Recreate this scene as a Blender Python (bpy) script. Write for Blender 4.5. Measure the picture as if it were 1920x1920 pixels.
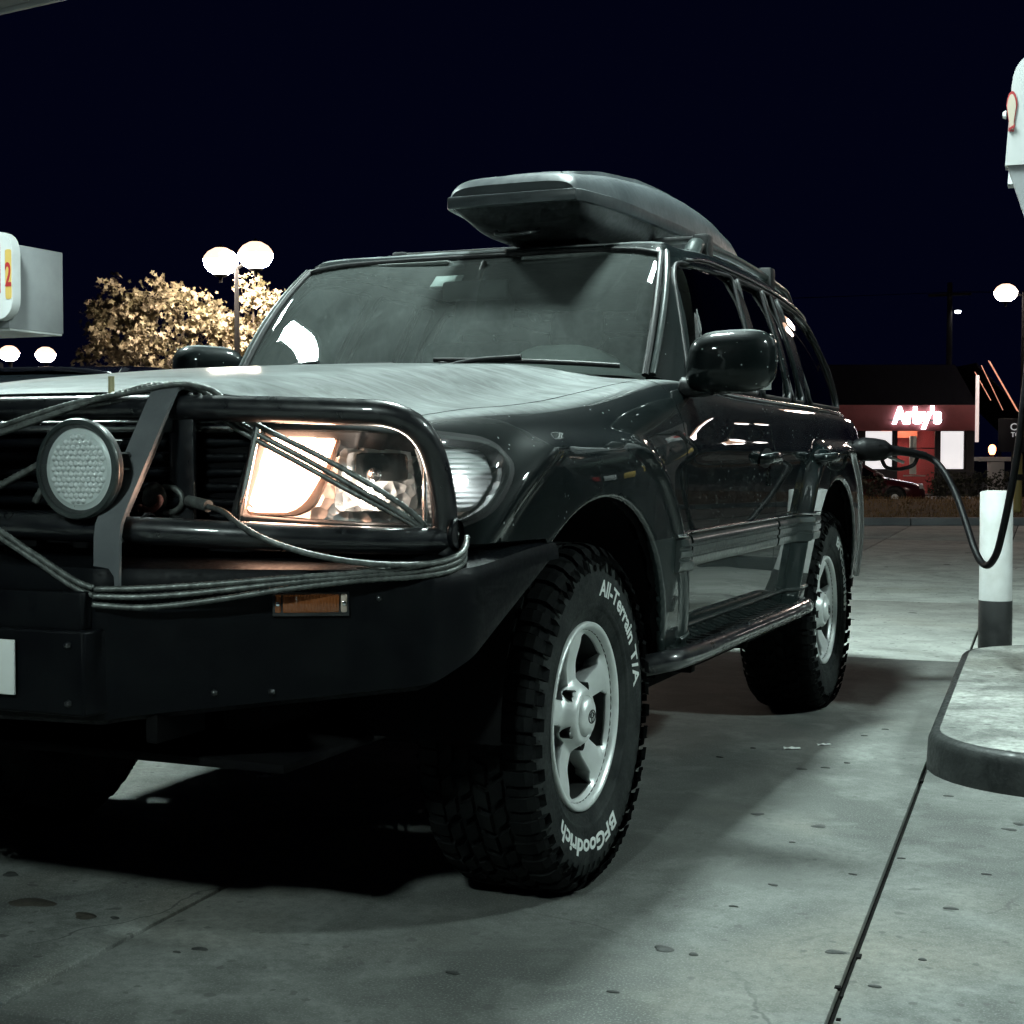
import bpy, bmesh, math, random
import numpy as np
from mathutils import Vector, Matrix
random.seed(7); np.random.seed(7)
R = math.radians
sc = bpy.context.scene
for o in list(bpy.data.objects): bpy.data.objects.remove(o)
C = sc.collection

# ------------------------------------------------------------------ camera
CAM = Vector((2.1997, -3.4376, 1.0592)); YAW = R(23.4); PITCH = R(2.173); FPX = 2820.0
cam_d = bpy.data.cameras.new('camera'); cam = bpy.data.objects.new('camera', cam_d); C.objects.link(cam)
cam.location = CAM; cam.rotation_euler = (R(90) - PITCH, 0, YAW)
cam_d.sensor_fit = 'HORIZONTAL'; cam_d.sensor_width = 36.0; cam_d.lens = 36.0 * FPX / 1920.0
cam_d.clip_start = 0.05; cam_d.clip_end = 3000
sc.camera = cam

# ------------------------------------------------------------------ night sky
w = bpy.data.worlds.new('World'); sc.world = w; w.use_nodes = True
nt = w.node_tree; nt.nodes.clear()
bg = nt.nodes.new('ShaderNodeBackground'); out = nt.nodes.new('ShaderNodeOutputWorld')
bg.inputs['Color'].default_value = (0.05, 0.075, 0.46, 1); bg.inputs['Strength'].default_value = 0.0125
nt.links.new(bg.outputs[0], out.inputs[0])
sc.view_settings.view_transform = 'Standard'; sc.view_settings.look = 'None'
sc.view_settings.gamma = 1.0; sc.view_settings.use_curve_mapping = False
sc.view_settings.exposure = 0.0
sc.render.engine = 'CYCLES'
cy = sc.cycles
cy.use_denoising = True; cy.max_bounces = 6; cy.transparent_max_bounces = 12; cy.glossy_bounces = 4
cy.diffuse_bounces = 1; cy.transmission_bounces = 6; cy.caustics_reflective = False; cy.caustics_refractive = False
cy.use_adaptive_sampling = True; cy.adaptive_threshold = .03; cy.adaptive_min_samples = 12
cy.sample_clamp_indirect = 6.0; cy.blur_glossy = 0.3

# canopy lights (the lamps themselves are built with the canopy)
LED_S = 400.0
FIX = [(.25, 2.0, 'directly above the SUV'), (-3.6, 2.0, 'above the black car in the next lane'), (6.3, 1.8, 'above the lane beyond the right pump island'), (1.5, -7.0, 'ahead of the SUV, behind the camera')]
# ------------------------------------------------------------------ helpers
def tag(o, label=None, cat=None, group=None, kind=None):
    if label: o['label'] = label
    if cat: o['category'] = cat
    if group: o['group'] = group
    if kind: o['kind'] = kind
    return o
def empty(name, loc=(0, 0, 0), rz=0, parent=None):
    o = bpy.data.objects.new(name, None); C.objects.link(o); o.location = loc; o.rotation_euler = (0, 0, rz)
    o.empty_display_size = .1
    if parent: o.parent = parent
    return o
def mk(name, V, F, mat=None, parent=None, smooth=True, sharp=None):
    me = bpy.data.meshes.new(name)
    me.from_pydata([tuple(map(float, v)) for v in V], [], [tuple(int(i) for i in f) for f in F]); me.update()
    if smooth:
        me.polygons.foreach_set('use_smooth', [True] * len(me.polygons))
        if sharp: me.set_sharp_from_angle(angle=R(sharp))
    o = bpy.data.objects.new(name, me); C.objects.link(o)
    if mat: me.materials.append(mat)
    if parent: o.parent = parent
    return o
def mirror(o, name=None, parent=None):
    me = o.data.copy(); n = len(me.vertices); co = np.empty(n * 3); me.vertices.foreach_get('co', co)
    co[0::3] *= -1; me.vertices.foreach_set('co', co); me.flip_normals(); me.update()
    q = bpy.data.objects.new(name or o.name.split('.')[0], me); C.objects.link(q)
    q.parent = parent if parent else o.parent
    return q
def copy_tree(o, parent=None):
    c = o.copy(); C.objects.link(c); c.parent = parent
    for ch in o.children: copy_tree(ch, c)
    return c
def catmull(P, n, closed=False, alpha=.5):
    """dense smooth curve through key points P (k,d): n points per segment"""
    P = np.asarray(P, float)
    if closed: Q = np.vstack([P[-1], P, P[0], P[1]])
    else: Q = np.vstack([2 * P[0] - P[1], P, 2 * P[-1] - P[-2]])
    outp = []
    for i in range(1, len(Q) - 2):
        p0, p1, p2, p3 = Q[i-1], Q[i], Q[i+1], Q[i+2]
        t0 = 0; t1 = t0 + max(np.linalg.norm(p1-p0), 1e-6)**alpha; t2 = t1 + max(np.linalg.norm(p2-p1), 1e-6)**alpha
        t3 = t2 + max(np.linalg.norm(p3-p2), 1e-6)**alpha
        for t in np.linspace(t1, t2, n, endpoint=False):
            A1 = (t1-t)/(t1-t0)*p0 + (t-t0)/(t1-t0)*p1; A2 = (t2-t)/(t2-t1)*p1 + (t-t1)/(t2-t1)*p2
            A3 = (t3-t)/(t3-t2)*p2 + (t-t2)/(t3-t2)*p3
            B1 = (t2-t)/(t2-t0)*A1 + (t-t0)/(t2-t0)*A2; B2 = (t3-t)/(t3-t1)*A2 + (t-t1)/(t3-t1)*A3
            outp.append((t2-t)/(t2-t1)*B1 + (t-t1)/(t2-t1)*B2)
    if not closed: outp.append(P[-1])
    return np.array(outp)
def resample(P, step=None, n=None):
    P = np.asarray(P, float); d = np.r_[0, np.cumsum(np.linalg.norm(np.diff(P, axis=0), axis=1))]
    if n is None: n = max(2, int(round(d[-1] / step)) + 1)
    t = np.linspace(0, d[-1], n)
    return np.stack([np.interp(t, d, P[:, k]) for k in range(P.shape[1])], 1)
def frames(P):
    T = np.gradient(P, axis=0); T /= np.linalg.norm(T, axis=1)[:, None]
    a = np.array([0, 0, 1.0]); 
    if abs(T[0] @ a) > .9: a = np.array([1.0, 0, 0])
    N = [np.cross(T[0], np.cross(a, T[0]))]; N[0] /= np.linalg.norm(N[0])
    for i in range(1, len(P)):
        n = N[-1] - T[i] * (N[-1] @ T[i]); N.append(n / np.linalg.norm(n))
    N = np.array(N); return T, N, np.cross(T, N)
def tube_vf(P, r, sides=16, caps=True, closed=False, lobes=0, lobe_amp=0, pitch=.04):
    P = np.asarray(P, float); n = len(P)
    T, N, B = frames(P); r = np.broadcast_to(np.asarray(r, float), (n,))
    th = np.linspace(0, 2*math.pi, sides, endpoint=False)
    L = np.r_[0, np.cumsum(np.linalg.norm(np.diff(P, axis=0), axis=1))]
    V = []
    for i in range(n):
        rr = np.full(sides, r[i])
        if lobes: rr = r[i] * (1 - lobe_amp + lobe_amp * np.abs(np.cos(lobes/2*(th - 2*math.pi*L[i]/pitch)))*2)
        V.append(P[i] + (N[i][None]*np.cos(th)[:, None] + B[i][None]*np.sin(th)[:, None]) * rr[:, None])
    V = np.vstack(V); F = []
    for i in range(n-1 if not closed else n):
        a = i*sides; b = ((i+1) % n)*sides
        for j in range(sides):
            k = (j+1) % sides; F.append((a+j, a+k, b+k, b+j))
    if caps and not closed:
        F.append(tuple(range(sides-1, -1, -1))); F.append(tuple(range((n-1)*sides, n*sides)))
    return V, F
def tube(name, P, r, mat, parent=None, sides=16, **k):
    V, F = tube_vf(P, r, sides, **k); return mk(name, V, F, mat, parent, True, 50)
def join_vf(parts):
    V = []; F = []; o = 0
    for v, f in parts:
        V.append(np.asarray(v, float)); F += [tuple(i+o for i in q) for q in f]; o += len(v)
    return np.vstack(V), F
def lathe_vf(prof, n=64, a0=0, a1=2*math.pi):
    """prof: (radius, axial). axis = +x; angle measured from +z towards +y"""
    full = abs(a1-a0-2*math.pi) < 1e-6; m = len(prof)
    th = np.linspace(a0, a1, n, endpoint=not full); V = []
    for t in th:
        for r, ax in prof: V.append((ax, r*math.sin(t), r*math.cos(t)))
    F = []
    for i in range(n if full else n-1):
        a = i*m; b = ((i+1) % n)*m
        for j in range(m-1): F.append((a+j, a+j+1, b+j+1, b+j))
    return np.array(V), F
def box_vf(x0, x1, y0, y1, z0, z1, bev=0.0, seg=2, M=None):
    bm = bmesh.new(); bmesh.ops.create_cube(bm, size=1)
    for v in bm.verts:
        v.co = Vector(((x0+x1)/2 + v.co.x*(x1-x0), (y0+y1)/2 + v.co.y*(y1-y0), (z0+z1)/2 + v.co.z*(z1-z0)))
    if bev: bmesh.ops.bevel(bm, geom=bm.edges[:], offset=bev, segments=seg, affect='EDGES', profile=.5)
    if M is not None: bm.transform(M)
    bm.verts.index_update()
    V = np.array([v.co[:] for v in bm.verts]); F = [tuple(v.index for v in f.verts) for f in bm.faces]; bm.free()
    return V, F
def box(name, x0, x1, y0, y1, z0, z1, mat, parent=None, bev=0.0, seg=2, M=None):
    V, F = box_vf(x0, x1, y0, y1, z0, z1, bev, seg, M); return mk(name, V, F, mat, parent, bool(bev), 40)
def prism_vf(poly, d0, d1, fn):
    """polygon extruded; fn(u,v,d)->xyz"""
    n = len(poly); V = [fn(u, v, d0) for u, v in poly] + [fn(u, v, d1) for u, v in poly]
    F = [tuple(range(n))[::-1], tuple(range(n, 2*n))] + [(i, (i+1) % n, n+(i+1) % n, n+i) for i in range(n)]
    return np.array(V, float), F
def bevel_obj(o, w, seg=2, ang=35):
    m = o.modifiers.new('bevel', 'BEVEL'); m.width = w; m.segments = seg; m.limit_method = 'ANGLE'; m.angle_limit = R(ang); m.harden_normals = False
    return o
def poly_sdf(X, Y, poly):
    poly = np.asarray(poly, float); d = np.full(X.shape, 1e9); ins = np.zeros(X.shape, bool); n = len(poly)
    for i in range(n):
        ax, ay = poly[i]; bx, by = poly[(i+1) % n]; ex, ey = bx-ax, by-ay
        wx, wy = X-ax, Y-ay; t = np.clip((wx*ex+wy*ey)/max(ex*ex+ey*ey, 1e-12), 0, 1)
        d = np.minimum(d, (wx-ex*t)**2 + (wy-ey*t)**2)
        c = ((ay > Y) != (by > Y))
        if abs(ey) > 1e-12: ins ^= c & (X < ax + (Y-ay)*ex/ey)
    d = np.sqrt(d); return np.where(ins, -d, d)
def clip(V, A, F, d):
    """keep d<=0. V (n,3), A (n,k)"""
    d = np.where(np.abs(d) < 1e-5, 0, d); keep = d <= 0
    V = list(V); A = list(A); outF = []; cache = {}
    for f in F:
        k = [keep[i] for i in f]
        if all(k): outF.append(f); continue
        if not any(k): continue
        g = []
        for i in range(len(f)):
            a, b = f[i], f[(i+1) % len(f)]
            if keep[a]: g.append(a)
            if keep[a] != keep[b]:
                if d[a] == 0 or d[b] == 0: continue
                key = (min(a, b), max(a, b))
                if key not in cache:
                    lo, hi = key; t = d[lo]/(d[lo]-d[hi])
                    V.append(V[lo]+(V[hi]-V[lo])*t); A.append(A[lo]+(A[hi]-A[lo])*t); cache[key] = len(V)-1
                g.append(cache[key])
        if len(g) >= 3: outF.append(tuple(g))
    V = np.array(V); A = np.array(A)
    used = sorted({i for f in outF for i in f}); mp = {u: i for i, u in enumerate(used)}
    return V[used], A[used], [tuple(mp[i] for i in f) for f in outF]
def vnormals(V, F):
    N = np.zeros_like(V)
    for f in F:
        p = V[list(f)]; n = np.zeros(3)
        for i in range(1, len(f)-1): n += np.cross(p[i]-p[0], p[i+1]-p[0])
        for i in f: N[i] += n
    l = np.linalg.norm(N, axis=1); l[l == 0] = 1
    return N / l[:, None]
def flange(V, F, depth=.018, ch=.0025):
    """rolled edge round a sheet panel"""
    N = vnormals(V, F); ed = {}
    for f in F:
        for i in range(len(f)): ed[(f[i], f[(i+1) % len(f)])] = 1
    bd = [(a, b) for a, b in ed if (b, a) not in ed]
    vs = sorted({i for e in bd for i in e}); O = {i: np.zeros(3) for i in vs}
    for a, b in bd:
        e = V[b]-V[a]; o = np.cross(e, N[a]+N[b]); l = np.linalg.norm(o)
        if l > 0: o /= l; O[a] += o; O[b] += o
    n0 = len(V); R0 = []; R1 = []; R2 = []; mp = {}
    for k, i in enumerate(vs):
        o = O[i]; l = np.linalg.norm(o); o = o/l if l > 0 else o
        R0.append(V[i]); R1.append(V[i]+o*ch-N[i]*ch); R2.append(V[i]+o*ch-N[i]*(ch+depth)); mp[i] = k
    m = len(vs); V2 = np.vstack([V, R0, R1, R2]) if m else V; F2 = list(F)
    for a, b in bd:
        p, q = mp[a]+n0, mp[b]+n0
        F2.append((q, p, p+m, q+m)); F2.append((q+m, p+m, p+2*m, q+2*m))
    return V2, F2
def grid_faces(nu, nv):
    return [(i*nv+j, (i+1)*nv+j, (i+1)*nv+j+1, i*nv+j+1) for i in range(nu-1) for j in range(nv-1)]
def sstep(a, b, x):
    t = np.clip((x-a)/(b-a), 0, 1); return t*t*(3-2*t)
def text_vf(s, size=1.0, extrude=0.0, align='CENTER', bold=0.0, res=3):
    cu = bpy.data.curves.new('t', 'FONT'); cu.body = s; cu.size = size; cu.extrude = extrude; cu.align_x = align
    cu.offset = bold; cu.resolution_u = res
    ob = bpy.data.objects.new('t', cu); C.objects.link(ob); bpy.context.view_layer.update()
    me = bpy.data.meshes.new_from_object(ob.evaluated_get(bpy.context.evaluated_depsgraph_get()))
    V = np.array([v.co[:] for v in me.vertices]); F = [tuple(p.vertices) for p in me.polygons]
    bpy.data.objects.remove(ob); bpy.data.curves.remove(cu); bpy.data.meshes.remove(me)
    return V, F

# ------------------------------------------------------------------ materials
def mat(name, col=(.5, .5, .5), rough=.5, metal=0.0, coat=0.0, coat_rough=.03, emit=None, es=0.0, spec=.5, trans=0.0, ior=1.45, alpha=1.0):
    m = bpy.data.materials.new(name); m.use_nodes = True; b = m.node_tree.nodes['Principled BSDF']
    b.inputs['Base Color'].default_value = (*col, 1); b.inputs['Roughness'].default_value = rough
    b.inputs['Metallic'].default_value = metal; b.inputs['Coat Weight'].default_value = coat
    b.inputs['Coat Roughness'].default_value = coat_rough; b.inputs['Specular IOR Level'].default_value = spec
    b.inputs['Transmission Weight'].default_value = trans; b.inputs['IOR'].default_value = ior; b.inputs['Alpha'].default_value = alpha
    if emit: b.inputs['Emission Color'].default_value = (*emit, 1); b.inputs['Emission Strength'].default_value = es
    return m
class NG:
    """tiny node-graph writer"""
    def __init__(s, m): s.t = m.node_tree; s.b = s.t.nodes.get('Principled BSDF')
    def n(s, typ, **k):
        q = s.t.nodes.new(typ)
        for a, v in k.items():
            if a.startswith('i_'):
                nm = a[2:]; nm = int(nm) if nm.isdigit() else nm.replace('_', ' ')
                if hasattr(v, 'is_output'): s.t.links.new(v, q.inputs[nm])
                else: q.inputs[nm].default_value = v
            else: setattr(q, a, v)
        return q
    def l(s, a, b): s.t.links.new(a, b)
    def coord(s, kind='Object'): return s.n('ShaderNodeTexCoord').outputs[kind]
    def noise(s, vec, scale, detail=4, rough=.55, out='Fac', dist=0.0):
        q = s.n('ShaderNodeTexNoise', i_Scale=scale, i_Detail=detail, i_Roughness=rough, i_Distortion=dist); s.l(vec, q.inputs['Vector']); return q.outputs[out]
    def ramp(s, fac, stops):
        q = s.n('ShaderNodeValToRGB'); s.l(fac, q.inputs[0]); e = q.color_ramp.elements
        while len(e) < len(stops): e.new(.5)
        for k, (p, c) in enumerate(stops):
            e[k].position = p; e[k].color = (*c, 1) if isinstance(c, tuple) else (c, c, c, 1)
        return q.outputs[0]
    def mix(s, fac, a, b, blend='MIX'):
        q = s.n('ShaderNodeMix', data_type='RGBA', blend_type=blend)
        for sock, v in ((q.inputs[0], fac), (q.inputs[6], a), (q.inputs[7], b)):
            if hasattr(v, 'is_output'): s.l(v, sock)
            else: sock.default_value = v if not isinstance(v, tuple) else (*v, 1)
        return q.outputs[2]
    def math(s, op, a, b=0.0, clamp=False):
        q = s.n('ShaderNodeMath', operation=op, use_clamp=clamp)
        for k, v in enumerate((a, b)):
            if hasattr(v, 'is_output'): s.l(v, q.inputs[k])
            else: q.inputs[k].default_value = v
        return q.outputs[0]
    def mapr(s, v, a, b, c=0.0, d=1.0):
        q = s.n('ShaderNodeMapRange', i_1=a, i_2=b, i_3=c, i_4=d); s.l(v, q.inputs[0]); return q.outputs[0]
    def bump(s, h, strength=.2, dist=.01):
        q = s.n('ShaderNodeBump', i_Strength=strength, i_Distance=dist); s.l(h, q.inputs['Height']); s.l(q.outputs[0], s.b.inputs['Normal']); return q
    def set(s, name, v): s.l(v, s.b.inputs[name])
def noisy(m, c1, c2, scale=6, r1=.4, r2=.7, bump=.15, bd=.004, detail=5):
    g = NG(m); v = g.coord(); n = g.noise(v, scale, detail); n2 = g.noise(v, scale*7, 3)
    g.set('Base Color', g.mix(g.mapr(n, .3, .7), c1, c2)); g.set('Roughness', g.mapr(n2, .3, .7, r1, r2))
    if bump: g.bump(n2, bump, bd)
    return m

# two-tone dark green paint with grey lower body, dried-rain specks, painted hood glare and road dust
def paint_mat():
    m = mat('paint', (.004, .009, .009), .5, 0.0, 1.0, .012, spec=.1); m.node_tree.nodes['Principled BSDF'].inputs['Coat IOR'].default_value = 1.33; g = NG(m); v = g.coord(); sep = g.n('ShaderNodeSeparateXYZ'); g.l(v, sep.inputs[0])
    z = sep.outputs[2]
    low = g.math('LESS_THAN', z, .832)
    n1 = g.noise(v, 3.5, 6); fine = g.noise(v, 260, 2)
    base = g.mix(low, (.0015, .0042, .0045), (.014, .021, .0205))
    # water-spot specks
    vo = g.n('ShaderNodeTexVoronoi', i_Scale=62.0, i_Randomness=1.0); g.l(v, vo.inputs['Vector'])
    pick = g.math('GREATER_THAN', g.n('ShaderNodeSeparateColor', i_0=vo.outputs['Color']).outputs[0], .84)
    spot = g.math('MULTIPLY', g.math('LESS_THAN', vo.outputs['Distance'], .17), pick)
    spot = g.math('MULTIPLY', g.math('MULTIPLY', spot, g.mapr(g.noise(v, 4, 3), .48, .62)), g.mapr(z, .8, 1.05, .25, 1))
    dust_glare = g.math('MULTIPLY', g.mapr(n1, .5, .8, .0, .010), g.mapr(fine, .3, .7, .4, 1.0))
    mp_ = g.n('ShaderNodeMapping'); mp_.inputs['Scale'].default_value = (.8, 2.2, 1); mp_.inputs['Rotation'].default_value = (0, 0, .5); g.l(v, mp_.inputs[0]); vs = mp_.outputs[0]
    up = g.n('ShaderNodeNewGeometry'); sn = g.n('ShaderNodeSeparateXYZ'); g.l(up.outputs['Normal'], sn.inputs[0])
    dust_glare = g.math('ADD', dust_glare, g.math('MULTIPLY', g.mapr(sn.outputs[2], .88, .985, 0, 1.0), g.mapr(g.noise(vs, 6.5, 8, .7, dist=1.6), .34, .64, .10, .50)))  # up-facing dust streaks also paint the hood's bright reflections
    c = g.mix(dust_glare, base, (.80, .87, .87)); c = g.mix(g.math('MULTIPLY', spot, .75), c, (.50, .55, .54))
    g.set('Base Color', c)
    upm = g.mapr(sn.outputs[2], .88, .985, 0, 1)
    g.set('Sheen Weight', g.math('MULTIPLY', upm, .75)); g.b.inputs['Sheen Roughness'].default_value = .28
    g.set('Coat Roughness', g.math('ADD', g.mapr(n1, .3, .75, .006, .02), g.math('MULTIPLY', upm, .16))); g.set('Coat Weight', g.math('MULTIPLY', g.math('SUBTRACT', 1.0, g.math('MULTIPLY', spot, .8)), g.math('SUBTRACT', 1.0, g.math('MULTIPLY', upm, .45))))
    g.bump(g.noise(v, 14, 1), .012, .003)
    return m
PAINT = paint_mat()
BLACKMETAL = noisy(mat('black_powder_coat', (.0014, .0018, .003), .5, 0, 0, .2, spec=.12), (.0012, .0016, .003), (.004, .005, .006), 14, .36, .6, .08, .001)
def tube_mat():
    m = mat('black_gloss_tube', (.007, .008, .010), .3, 0, 1.0, .06); g = NG(m); v = g.coord()
    g.set('Roughness', g.mapr(g.noise(v, 30, 5), .3, .7, .25, .5)); g.set('Base Color', g.mix(g.mapr(g.noise(v, 14, 6), .5, .8, 0, .14), (.006, .007, .009), (.16, .17, .17))); return m
TUBE = tube_mat()
PLATE_GREY = noisy(mat('grey_flat_bar', (.10, .108, .115), .4, 0, .2, .2), (.09, .098, .105), (.13, .138, .145), 12, .4, .6, .08, .001)
PLASTIC = noisy(mat('black_plastic', (.012, .013, .014), .55), (.010, .011, .012), (.02, .021, .022), 20, .45, .65, .1, .001)
UNDER = noisy(mat('underbody', (.003, .003, .004), .9, spec=.1), (.002, .002, .003), (.005, .005, .005), 6, .8, .95, 0)
RUBBER = noisy(mat('tyre_rubber', (.015, .017, .017), .8, spec=.2), (.009, .011, .0115), (.034, .038, .037), 18, .62, .92, .25, .002)
RUBTRIM = mat('rubber_trim', (.008, .008, .009), .5)
CHROME = mat('chrome', (.75, .77, .78), .12, 1.0)
SATIN = noisy(mat('satin_alloy', (.8, .83, .82), .30, .5), (.76, .79, .78), (.86, .89, .88), 24, .33, .55, .05, .001)
WHITE_PAINT_LET = mat('white_letters', (.72, .75, .73), .6)
STEEL = noisy(mat('steel_rope', (.16, .17, .16), .42, .6), (.07, .075, .072), (.20, .215, .205), 60, .35, .6, .1, .0005)
def glass_mat(name, tint=(.6, .7, .68), alpha=.85, rough=.015, dirt=0.0, base_refl=1.45):
    """thin pane: tinted see-through + mirror by Fresnel + dusty film"""
    m = bpy.data.materials.new(name); m.use_nodes = True; t = m.node_tree; t.nodes.clear(); g = NG(m)
    o = g.n('ShaderNodeOutputMaterial'); tr = g.n('ShaderNodeBsdfTransparent'); tr.inputs[0].default_value = (*tint, 1)
    gl = g.n('ShaderNodeBsdfGlossy', i_Roughness=rough); gl.inputs[0].default_value = (1, 1, 1, 1)
    fr = g.n('ShaderNodeFresnel', i_IOR=base_refl)
    mx = g.n('ShaderNodeMixShader'); g.l(fr.outputs[0], mx.inputs[0]); g.l(tr.outputs[0], mx.inputs[1]); g.l(gl.outputs[0], mx.inputs[2])
    fin = mx.outputs[0]
    if dirt:
        v = g.coord(); df = g.n('ShaderNodeBsdfDiffuse'); df.inputs[0].default_value = (.55, .62, .60, 1)
        mp = g.n('ShaderNodeMapping'); mp.inputs['Scale'].default_value = (5, 2.0, 2.0); g.l(v, mp.inputs[0])
        a = g.noise(mp.outputs[0], 1.6, 5, .6, dist=.4); b = g.noise(v, 60, 3)
        vo = g.n('ShaderNodeTexVoronoi', i_Scale=70.0); g.l(v, vo.inputs['Vector'])
        pk = g.math('GREATER_THAN', g.n('ShaderNodeSeparateColor', i_0=vo.outputs['Color']).outputs[0], .9)
        sp = g.math('MULTIPLY', g.math('LESS_THAN', vo.outputs['Distance'], .12), pk)
        fac = g.math('MULTIPLY', g.mapr(a, .25, .8, .5, 1.0), g.mapr(b, .2, .8, .7, 1.1)); fac = g.math('MULTIPLY', fac, dirt)
        fac = g.math('ADD', fac, g.math('MULTIPLY', sp, .25), True)
        m2 = g.n('ShaderNodeMixShader'); g.l(fac, m2.inputs[0]); g.l(fin, m2.inputs[1]); g.l(df.outputs[0], m2.inputs[2]); fin = m2.outputs[0]
    g.l(fin, o.inputs[0]); return m
WSCREEN = glass_mat('windscreen_glass', (.75, .83, .81), dirt=.10, rough=.02)
DARKGLASS = glass_mat('tinted_glass', (.05, .06, .07), rough=.012)
LENS = glass_mat('lamp_lens', (.93, .95, .95), rough=.01, dirt=.06)
TREAD_SHADED = noisy(mat('tread_rubber_shaded', (.003, .0035, .004), .85, spec=.1), (.002, .0025, .003), (.007, .008, .008), 18, .7, .95, .25, .002)  # rubber darkened so the tread's shade sits in the colour
# ================================================================== ground
ROT = R(3.9)            # the forecourt grid is turned a little against the car
cR, sR = math.cos(ROT), math.sin(ROT)
def loc(xp, yp, z=0.0): return (xp*cR-yp*sR, xp*sR+yp*cR, z)
def concrete(name, c1=(.20, .215, .205), c2=(.36, .375, .355), warm=(.33, .30, .24), rnd=True, clean=1.0):
    m = mat(name, (.3, .3, .3), .8); g = NG(m); geo = g.n('ShaderNodeNewGeometry'); v = geo.outputs['Position']
    n1 = g.noise(v, 1.05, 6, .60, dist=.9); n2 = g.noise(v, 3.6, 7, .68, dist=.6); n3 = g.noise(v, 38, 4, .7); n4 = g.noise(v, 190, 2)
    c = g.mix(g.mapr(n1, .41, .57), c1, c2)
    c = g.mix(g.mapr(n2, .42, .66, 0, .62*clean), c, (.065, .07, .066))
    c = g.mix(g.mapr(g.noise(v, 2.1, 3, .5, dist=.8), .44, .62, 0, .62*clean), c, (.05, .055, .052))
    c = g.mix(g.mapr(g.noise(v, 7.5, 3, .5, dist=.6), .50, .66, 0, .5*clean), c, (.055, .06, .056))
    c = g.mix(g.mapr(g.noise(v, 5.2, 4, .55, dist=.5), .52, .68, 0, .5), c, c2)
    c = g.mix(g.mapr(g.noise(v, .9, 4, .5), .56, .75, 0, .5), c, warm)
    c = g.mix(g.mapr(n3, .40, .66, 0, .55*clean), c, (.05, .054, .05))
    c = g.mix(g.mapr(n4, .52, .70, 0, .40), c, (.36, .37, .35))
    # old gum and oil spots
    for sc_, r_, th_, col in ((9.5, .13, .92, (.05, .053, .05)), (23, .2, .90, (.06, .06, .058))):
        mp = g.n('ShaderNodeVectorMath', operation='ADD'); g.l(v, mp.inputs[0]); 
        nz = g.n('ShaderNodeTexNoise', i_Scale=sc_*2.4, i_Detail=2.0); g.l(v, nz.inputs['Vector']); sm = g.n('ShaderNodeVectorMath', operation='SCALE', i_Scale=.42/sc_); g.l(nz.outputs['Color'], sm.inputs[0]); g.l(sm.outputs[0], mp.inputs[1])
        vo = g.n('ShaderNodeTexVoronoi', i_Scale=sc_, voronoi_dimensions='2D'); g.l(mp.outputs[0], vo.inputs['Vector'])
        pk = g.math('GREATER_THAN', g.n('ShaderNodeSeparateColor', i_0=vo.outputs['Color']).outputs[0], th_)
        sp = g.math('MULTIPLY', g.mapr(vo.outputs['Distance'], r_, r_*.72), pk)
        c = g.mix(g.math('MULTIPLY', sp, .72), c, col)
    # broad dark patches with ragged edges
    for (x, y, rx, ry, k) in ((1.05, .95, .30, .55, .45), (1.28, .22, .26, .12, .6), (1.05, .45, .25, .14, .5), (-.5, -.35, .22, .14, .5), (-.9, -.1, .12, .08, .5), (1.1, 3.6, .25, .5, .5), (.9, -.5, .5, .2, .25), (1.35, 2.6, .12, .6, .4)):
        sub = g.n('ShaderNodeVectorMath', operation='SUBTRACT'); g.l(v, sub.inputs[0]); sub.inputs[1].default_value = (x, y, 0)
        dv = g.n('ShaderNodeVectorMath', operation='DIVIDE'); g.l(sub.outputs[0], dv.inputs[0]); dv.inputs[1].default_value = (rx, ry, 1)
        ln = g.n('ShaderNodeVectorMath', operation='LENGTH'); g.l(dv.outputs[0], ln.inputs[0])
        dd = g.math('ADD', ln.outputs['Value'], g.mapr(n2, .2, .8, -.55, .55))
        c = g.mix(g.mapr(dd, 1.1, .25, 0, k), c, (.055, .06, .055))
    # hairline cracks
    wv = g.n('ShaderNodeVectorMath', operation='ADD'); nz = g.n('ShaderNodeTexNoise', i_Scale=2.2, i_Detail=5.0); g.l(v, nz.inputs['Vector']); sm = g.n('ShaderNodeVectorMath', operation='SCALE', i_Scale=.5); g.l(nz.outputs['Color'], sm.inputs[0]); g.l(v, wv.inputs[0]); g.l(sm.outputs[0], wv.inputs[1])
    vo = g.n('ShaderNodeTexVoronoi', i_Scale=.55, feature='DISTANCE_TO_EDGE', voronoi_dimensions='2D'); g.l(wv.outputs[0], vo.inputs['Vector'])
    ck = g.math('MULTIPLY', g.mapr(vo.outputs['Distance'], .0035, .001), g.mapr(g.noise(v, .7, 3), .5, .6)); c = g.mix(g.math('MULTIPLY', ck, .7), c, (.03, .03, .03))
    if rnd:
        oi = g.n('ShaderNodeObjectInfo'); c = g.mix(g.mapr(oi.outputs['Random'], 0, 1, 0, .28), c, (.17, .175, .165))
    g.set('Base Color', c); g.set('Roughness', g.mapr(n2, .3, .8, .85, .6))
    h = g.math('ADD', g.math('MULTIPLY', n3, .6), g.math('MULTIPLY', n4, .4)); g.bump(h, .35, .004)
    return m
CONC = concrete('concrete_slab', (.040, .0445, .042), (.235, .248, .233)); CONCL = concrete('brightened_concrete_slab', (.46, .47, .44), (.64, .65, .61), (.56, .53, .44), clean=.4); CONC2 = concrete('island_concrete', (.34, .355, .335), (.50, .51, .48), (.38, .36, .30), False)  # rear slabs: pale concrete with a brighter light pool painted in
LOT = noisy(mat('lot_paving', (.2, .19, .18), .85), (.16, .155, .15), (.27, .255, .245), 1.3, .75, .95, .2, .004, 8)
SEAL = noisy(mat('joint_sealant', (.006, .006, .006), .95, spec=.1), (.003, .003, .003), (.012, .012, .011), 30, .8, .95, .3, .003)
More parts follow.
